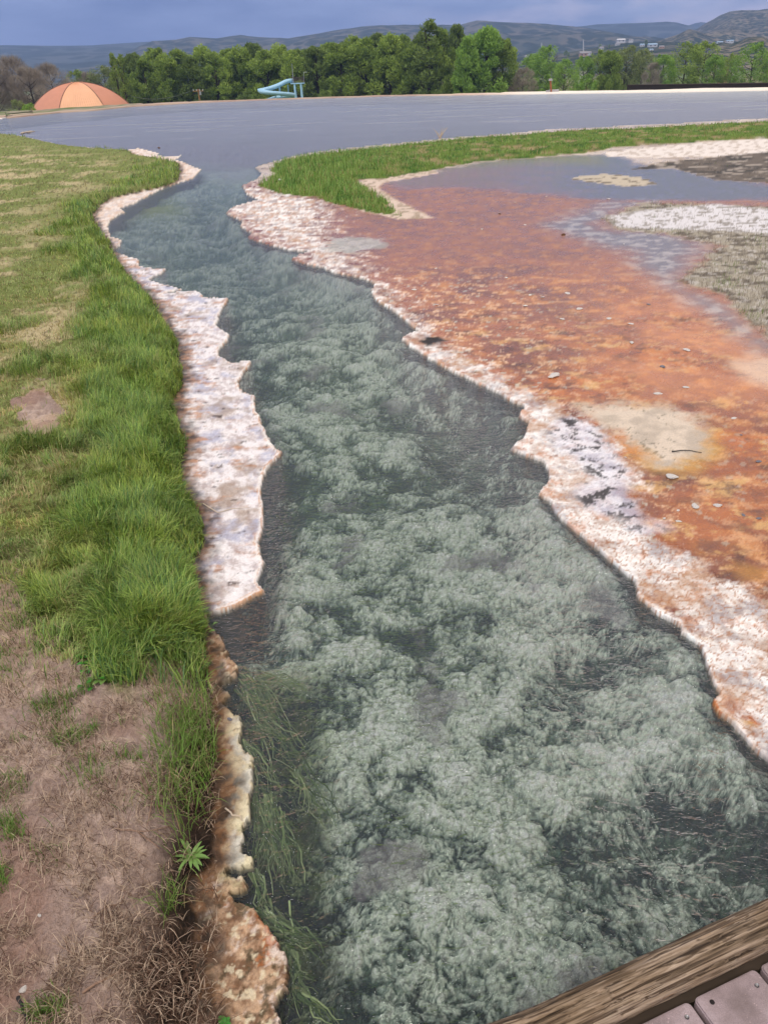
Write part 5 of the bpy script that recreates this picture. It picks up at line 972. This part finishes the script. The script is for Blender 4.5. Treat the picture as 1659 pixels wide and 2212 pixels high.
tree(1268, 160, 190, 'bright', 'bush', 'bright yellow green bush on the right behind the pale shore', .9, None, 'bush', 'bushes', 'bush'); tree(1182, 162, 205, 'bright', 'slim', 'small green sapling left of the rust post', 2.0); tree(1345, 182, 200, 'olive', 'bush', 'low bush under the dark upright tree', .8, None, 'bush', 'bushes', 'bush'); tree(1460, 178, 200, 'olive', 'bush', 'low olive bush under the open dark tree', .9, None, 'bush', 'bushes', 'bush'); tree(1510, 182, 205, 'bare', 'bush', 'bare brown scrub under the full green tree', .9, None, 'bush', 'bushes', 'bush'); tree(1610, 180, 205, 'bare', 'bush', 'bare brown scrub under the far right trees', .9, None, 'bush', 'bushes', 'bush')

# ------------------------------------------------------------------ hills and the town on the slope
def mat_hill(name, c1, c2, c3, scale, dots):
    m, t, b = new_mat(name); g = N(t, 'ShaderNodeNewGeometry'); n1 = N(t, 'ShaderNodeTexNoise', i_Scale=scale, i_Detail=7.0, i_Roughness=.6); t.links.new(g.outputs['Position'], n1.inputs['Vector']); r = ramp(t, [(.38, c1), (.52, c2), (.64, c3)]); t.links.new(n1.outputs['Fac'], r.inputs[0])
    v = N(t, 'ShaderNodeTexVoronoi', i_Scale=dots); t.links.new(g.outputs['Position'], v.inputs['Vector']); n2_ = N(t, 'ShaderNodeTexNoise', i_Scale=scale * 2.5, i_Detail=4.0); t.links.new(g.outputs['Position'], n2_.inputs['Vector'])
    ad_ = N(t, 'ShaderNodeMath', operation='SUBTRACT'); t.links.new(v.outputs['Distance'], ad_.inputs[0]); t.links.new(n2_.outputs['Fac'], ad_.inputs[1]); r2 = ramp(t, [(.0, (1, 1, 1)), (.12, (0, 0, 0))]); t.links.new(ad_.outputs[0], r2.inputs[0])
    mx_ = N(t, 'ShaderNodeMix', data_type='RGBA'); mx_.inputs[7].default_value = (*lin(48, 58, 40), 1); t.links.new(r2.outputs[0], mx_.inputs[0]); t.links.new(r.outputs[0], mx_.inputs[6]); t.links.new(mx_.outputs[2], b.inputs['Base Color']); b.inputs['Roughness'].default_value = 1; b.inputs['Specular IOR Level'].default_value = 0; return m
m_h1 = mat_hill('hill_near', lin(98, 94, 76), lin(128, 116, 98), lin(106, 106, 84), .012, .09); m_h2 = mat_hill('hill_mid', lin(72, 78, 64), lin(104, 98, 84), lin(84, 86, 72), .005, .03); m_h3 = mat_hill('hill_far', lin(70, 80, 74), lin(84, 88, 82), lin(76, 84, 76), .002, .012)
HZ = {}
def ridge(name, line, D, foot, mat, rough_, seed, back=1.3, fpow=1.15):
    lx_ = np.array([q[0] for q in line], float); ly_ = np.array([q[1] for q in line], float); xs = np.arange(lx_[0], lx_[-1] + 1, 5.0); ys_ = np.interp(xs, lx_, ly_); V = []; fr_ = np.concatenate([np.linspace(0, 1, 26), [1.06, 1.2, 1.5]])
    top_ = [at_dist(a, b, D) for a, b in zip(xs, ys_)]
    for u in fr_:
        for i, tp in enumerate(top_):
            d0 = math.hypot(tp.x, tp.y); dd = foot + (D - foot) * u if u <= 1 else D + (u - 1) * D * .8; ux, uy = tp.x / d0, tp.y / d0; z_ = LOW - 1.5 + (tp.z - LOW + 1.5) * (min(u, 1) ** fpow if u <= 1 else max(0, 1 - (u - 1) * 1.6))
            V.append((ux * dd, uy * dd, z_))
    V = np.array(V); nz = fbm(V[:, 0], V[:, 1], rough_[0], 5, seed) * rough_[1]; uu = np.repeat(fr_, len(xs)); V[:, 2] += nz * np.clip(np.sin(np.clip(uu, 0, 1) * math.pi) * .9 + .12 * (uu > .9), 0, 1) * np.clip((V[:, 2] - LOW) / 30, 0, 1)
    q = np.arange(len(V)).reshape(len(fr_), len(xs)); F = np.stack([q[:-1, :-1], q[:-1, 1:], q[1:, 1:], q[1:, :-1]], -1).reshape(-1, 4); return tag(mesh_np(name, V, F, mat), kind='structure')
ridge('mountains', [(1380, 66), (1440, 60), (1485, 55), (1500, 50), (1515, 47), (1532, 50), (1600, 48), (1750, 52)], 4600, 3900, m_h3, (.0015, 30), 301)
ridge('hills', [(-600, 108), (-300, 102), (0, 98), (100, 99), (200, 98), (310, 91), (420, 86), (560, 84), (760, 88), (900, 92)], 3700, 1700, m_h3, (.002, 28), 302)
ridge('hills', [(1000, 80), (1150, 66), (1255, 57), (1290, 53), (1380, 50), (1440, 47), (1460, 49), (1487, 56), (1520, 66), (1600, 80)], 3850, 2900, m_h3, (.002, 28), 303)
ridge('hills', [(150, 148), (240, 132), (300, 102), (330, 90), (380, 86), (410, 80), (470, 82), (520, 75), (560, 80), (625, 84), (700, 70), (780, 58), (830, 55), (915, 54), (995, 52), (1030, 43), (1080, 46), (1155, 50), (1255, 58), (1330, 70), (1400, 84), (1480, 100), (1560, 116)], 2700, 1380, m_h2, (.004, 36), 304)
ridge('hills', [(1360, 120), (1440, 96), (1470, 80), (1502, 64), (1526, 49), (1540, 42), (1554, 34), (1575, 26), (1597, 23), (1638, 22), (1660, 18), (1760, 12), (1900, 20)], 2500, 1200, m_h1, (.004, 34), 305)
ridge('hills', [(1340, 112), (1400, 96), (1440, 81), (1466, 72), (1488, 61), (1509, 67), (1526, 75), (1560, 88), (1620, 100), (1700, 110)], 1750, 1050, m_h1, (.008, 14), 306)
ridge('hills', [(1490, 128), (1530, 104), (1545, 95), (1558, 91), (1580, 94), (1600, 88), (1614, 81), (1647, 79), (1660, 86), (1760, 84)], 1050, 640, m_h1, (.012, 8), 307)
TL = [(900, 150), (1050, 130), (1140, 121), (1240, 111), (1300, 100), (1340, 93), (1440, 90), (1560, 104), (1700, 112)]; TD, TF = 1350.0, 620.0
ridge('hills', TL, TD, TF, m_h2, (.01, 2), 308, fpow=1.0)
m_wall_w = mat_plain('white_wall', lin(200, 198, 200), .8); m_wall_t = mat_plain('tan_wall', lin(178, 140, 112), .8); m_roof_b = mat_plain('blue_grey_roof', lin(150, 176, 200), .5); m_roof_g = mat_plain('grey_roof', lin(146, 140, 140), .8); m_win = mat_plain('window_glass', lin(50, 56, 66), .2)
def slope_point(X_, Y_):
    for dd in np.linspace(TF, TD, 400):
        v = at_dist(X_, Y_, dd); zr = at_dist(X_, float(np.interp(X_, [q[0] for q in TL], [q[1] for q in TL])), TD).z
        if v.z <= LOW - 1.5 + (zr - LOW + 1.5) * (dd - TF) / (TD - TF): return v, dd
    return at_dist(X_, Y_, TD), TD
def house(X_, Yb, wpx, hpx, wallm, roofm, label, D=None):
    if D: v = at_dist(X_, Yb, D)
    else: v, D = slope_point(X_, Yb)
    s_ = D * math.cos(math.atan2(v.x, v.y)) * math.cos(PITCH) / FD; w_, h_ = wpx * s_, hpx * s_ * .8; dpt = w_ * .7; root = tag(empty('house', v, -math.atan2(v.x, v.y) + .3), label, 'house', 'houses on the far slope')
    m = MB(); m.box((0, 0, h_ * .3 - 2), (w_, dpt, h_ * .6 + 4)); m.build('wall', wallm, root)
    m = MB(); o_ = w_ * .54; dq = dpt * .56; m.add([(-o_, -dq, h_ * .6), (o_, -dq, h_ * .6), (o_, dq, h_ * .6), (-o_, dq, h_ * .6), (-o_, 0, h_), (o_, 0, h_)], [(0, 1, 5, 4), (2, 3, 4, 5), (0, 4, 3), (1, 2, 5), (0, 3, 2, 1)]); m.build('roof', roofm, root)
    for k in (-.28, .22): m = MB(); m.box((k * w_, -dpt / 2 - .02, h_ * .33), (w_ * .16, .1, h_ * .26)); m.build('window', m_win, root)
HS = [(1340, 91, 16, 8, m_wall_w, m_wall_w, 'long white building high on the far slope'), (1333, 98, 9, 6, m_wall_w, m_roof_g, 'small white house below the long white building'), (1298, 108, 9, 8, m_wall_w, m_roof_g, 'white house beside dark trees on the slope'), (1259, 122, 16, 12, m_wall_t, m_roof_g, 'grey roofed house below the white mast'), (1272, 119, 8, 9, m_wall_w, m_roof_g, 'narrow white house right of the grey roofed house'), (1138, 124, 9, 6, m_wall_w, m_roof_g, 'pale house just right of the cottonwood row'), (1408, 101, 18, 8, m_wall_w, m_roof_b, 'wide building with pale blue roof on the right slope'), (1402, 110, 14, 5, m_wall_w, m_roof_b, 'blue roofed building lower on the right slope'), (1386, 100, 9, 6, m_wall_w, m_roof_b, 'small blue roofed house left of the wide one'), (1428, 104, 10, 6, m_wall_t, m_roof_g, 'tan house right of the wide blue roofed building'), (1362, 88, 8, 4, m_wall_w, m_roof_g, 'tiny white house at the crest of the slope')]
for q in HS: house(*q)
house(1553, 94, 12, 5, m_wall_w, m_roof_b, 'white building at the foot of the big hill left', 1250); house(1575, 91, 14, 5, m_wall_w, m_roof_b, 'pale blue roofed building at the foot of the big hill', 1300); house(1562, 160, 16, 18, m_wall_t, mat_plain('brown_roof', lin(140, 92, 70), .8), 'brown house seen in the gap between right trees', 300)
house(1258, 162, 14, 9, m_wall_w, m_roof_g, 'white house glimpsed through the trees behind the yellow bush', 320)
for (X_, Yt, Yb, lab) in ((1260, 87, 113, 'tall white mast above the grey roofed house'), (1170, 94, 112, 'thin pale mast on the slope near the row end')):
    v, D = slope_point(X_, Yb); tp = at_dist(X_ - .6, Yt, D); root = tag(empty('mast', v), lab, 'mast', 'masts on the slope'); m = MB(); m.tube([(0, 0, -1), tp - v], [.75, .5], 8); m.build('pole', m_wall_w, root); m = MB(); m.tube([tp - v, tp - v + Vector((0, 0, 1.2))], [.8, .4], 8); m.build('antenna', m_grey, root)
for (X_, Yt, Yb, lab) in ((1222, 109, 120, 'dark conifer on the slope left of the grey roofed house'), (1228, 113, 121, 'smaller dark conifer beside it on the slope'), (1296, 96, 106, 'dark tree above the white slope house'), (1150, 116, 124, 'dark round tree near the pale row end house'), (1316, 96, 103, 'dark tree left of the long white building'), (1395, 86, 95, 'dark conifer on the crest above the blue roofs')):
    v, D = slope_point(X_, Yb); tree(X_, Yt, D, 'dense', 'bush' if 'round' in lab else 'tall', lab, 1.7, v.z - 1, 'conifer' if 'conifer' in lab else 'tree', 'trees on the far slope')
# ------------------------------------------------------------------ haze
hz = MB(); hz.box((0, 0, 126), (10000, 10000, 268)); ho = hz.build('haze'); tag(ho, kind='stuff')
m_hz = bpy.data.materials.new('haze'); m_hz.use_nodes = True; t = m_hz.node_tree; t.nodes.clear(); o_ = N(t, 'ShaderNodeOutputMaterial'); pv = N(t, 'ShaderNodeVolumePrincipled'); pv.inputs['Color'].default_value = (.40, .56, 1.0, 1); pv.inputs['Density'].default_value = HAZE; pv.inputs['Anisotropy'].default_value = 0.0
t.links.new(pv.outputs[0], o_.inputs['Volume']); ho.data.materials.append(m_hz); pass
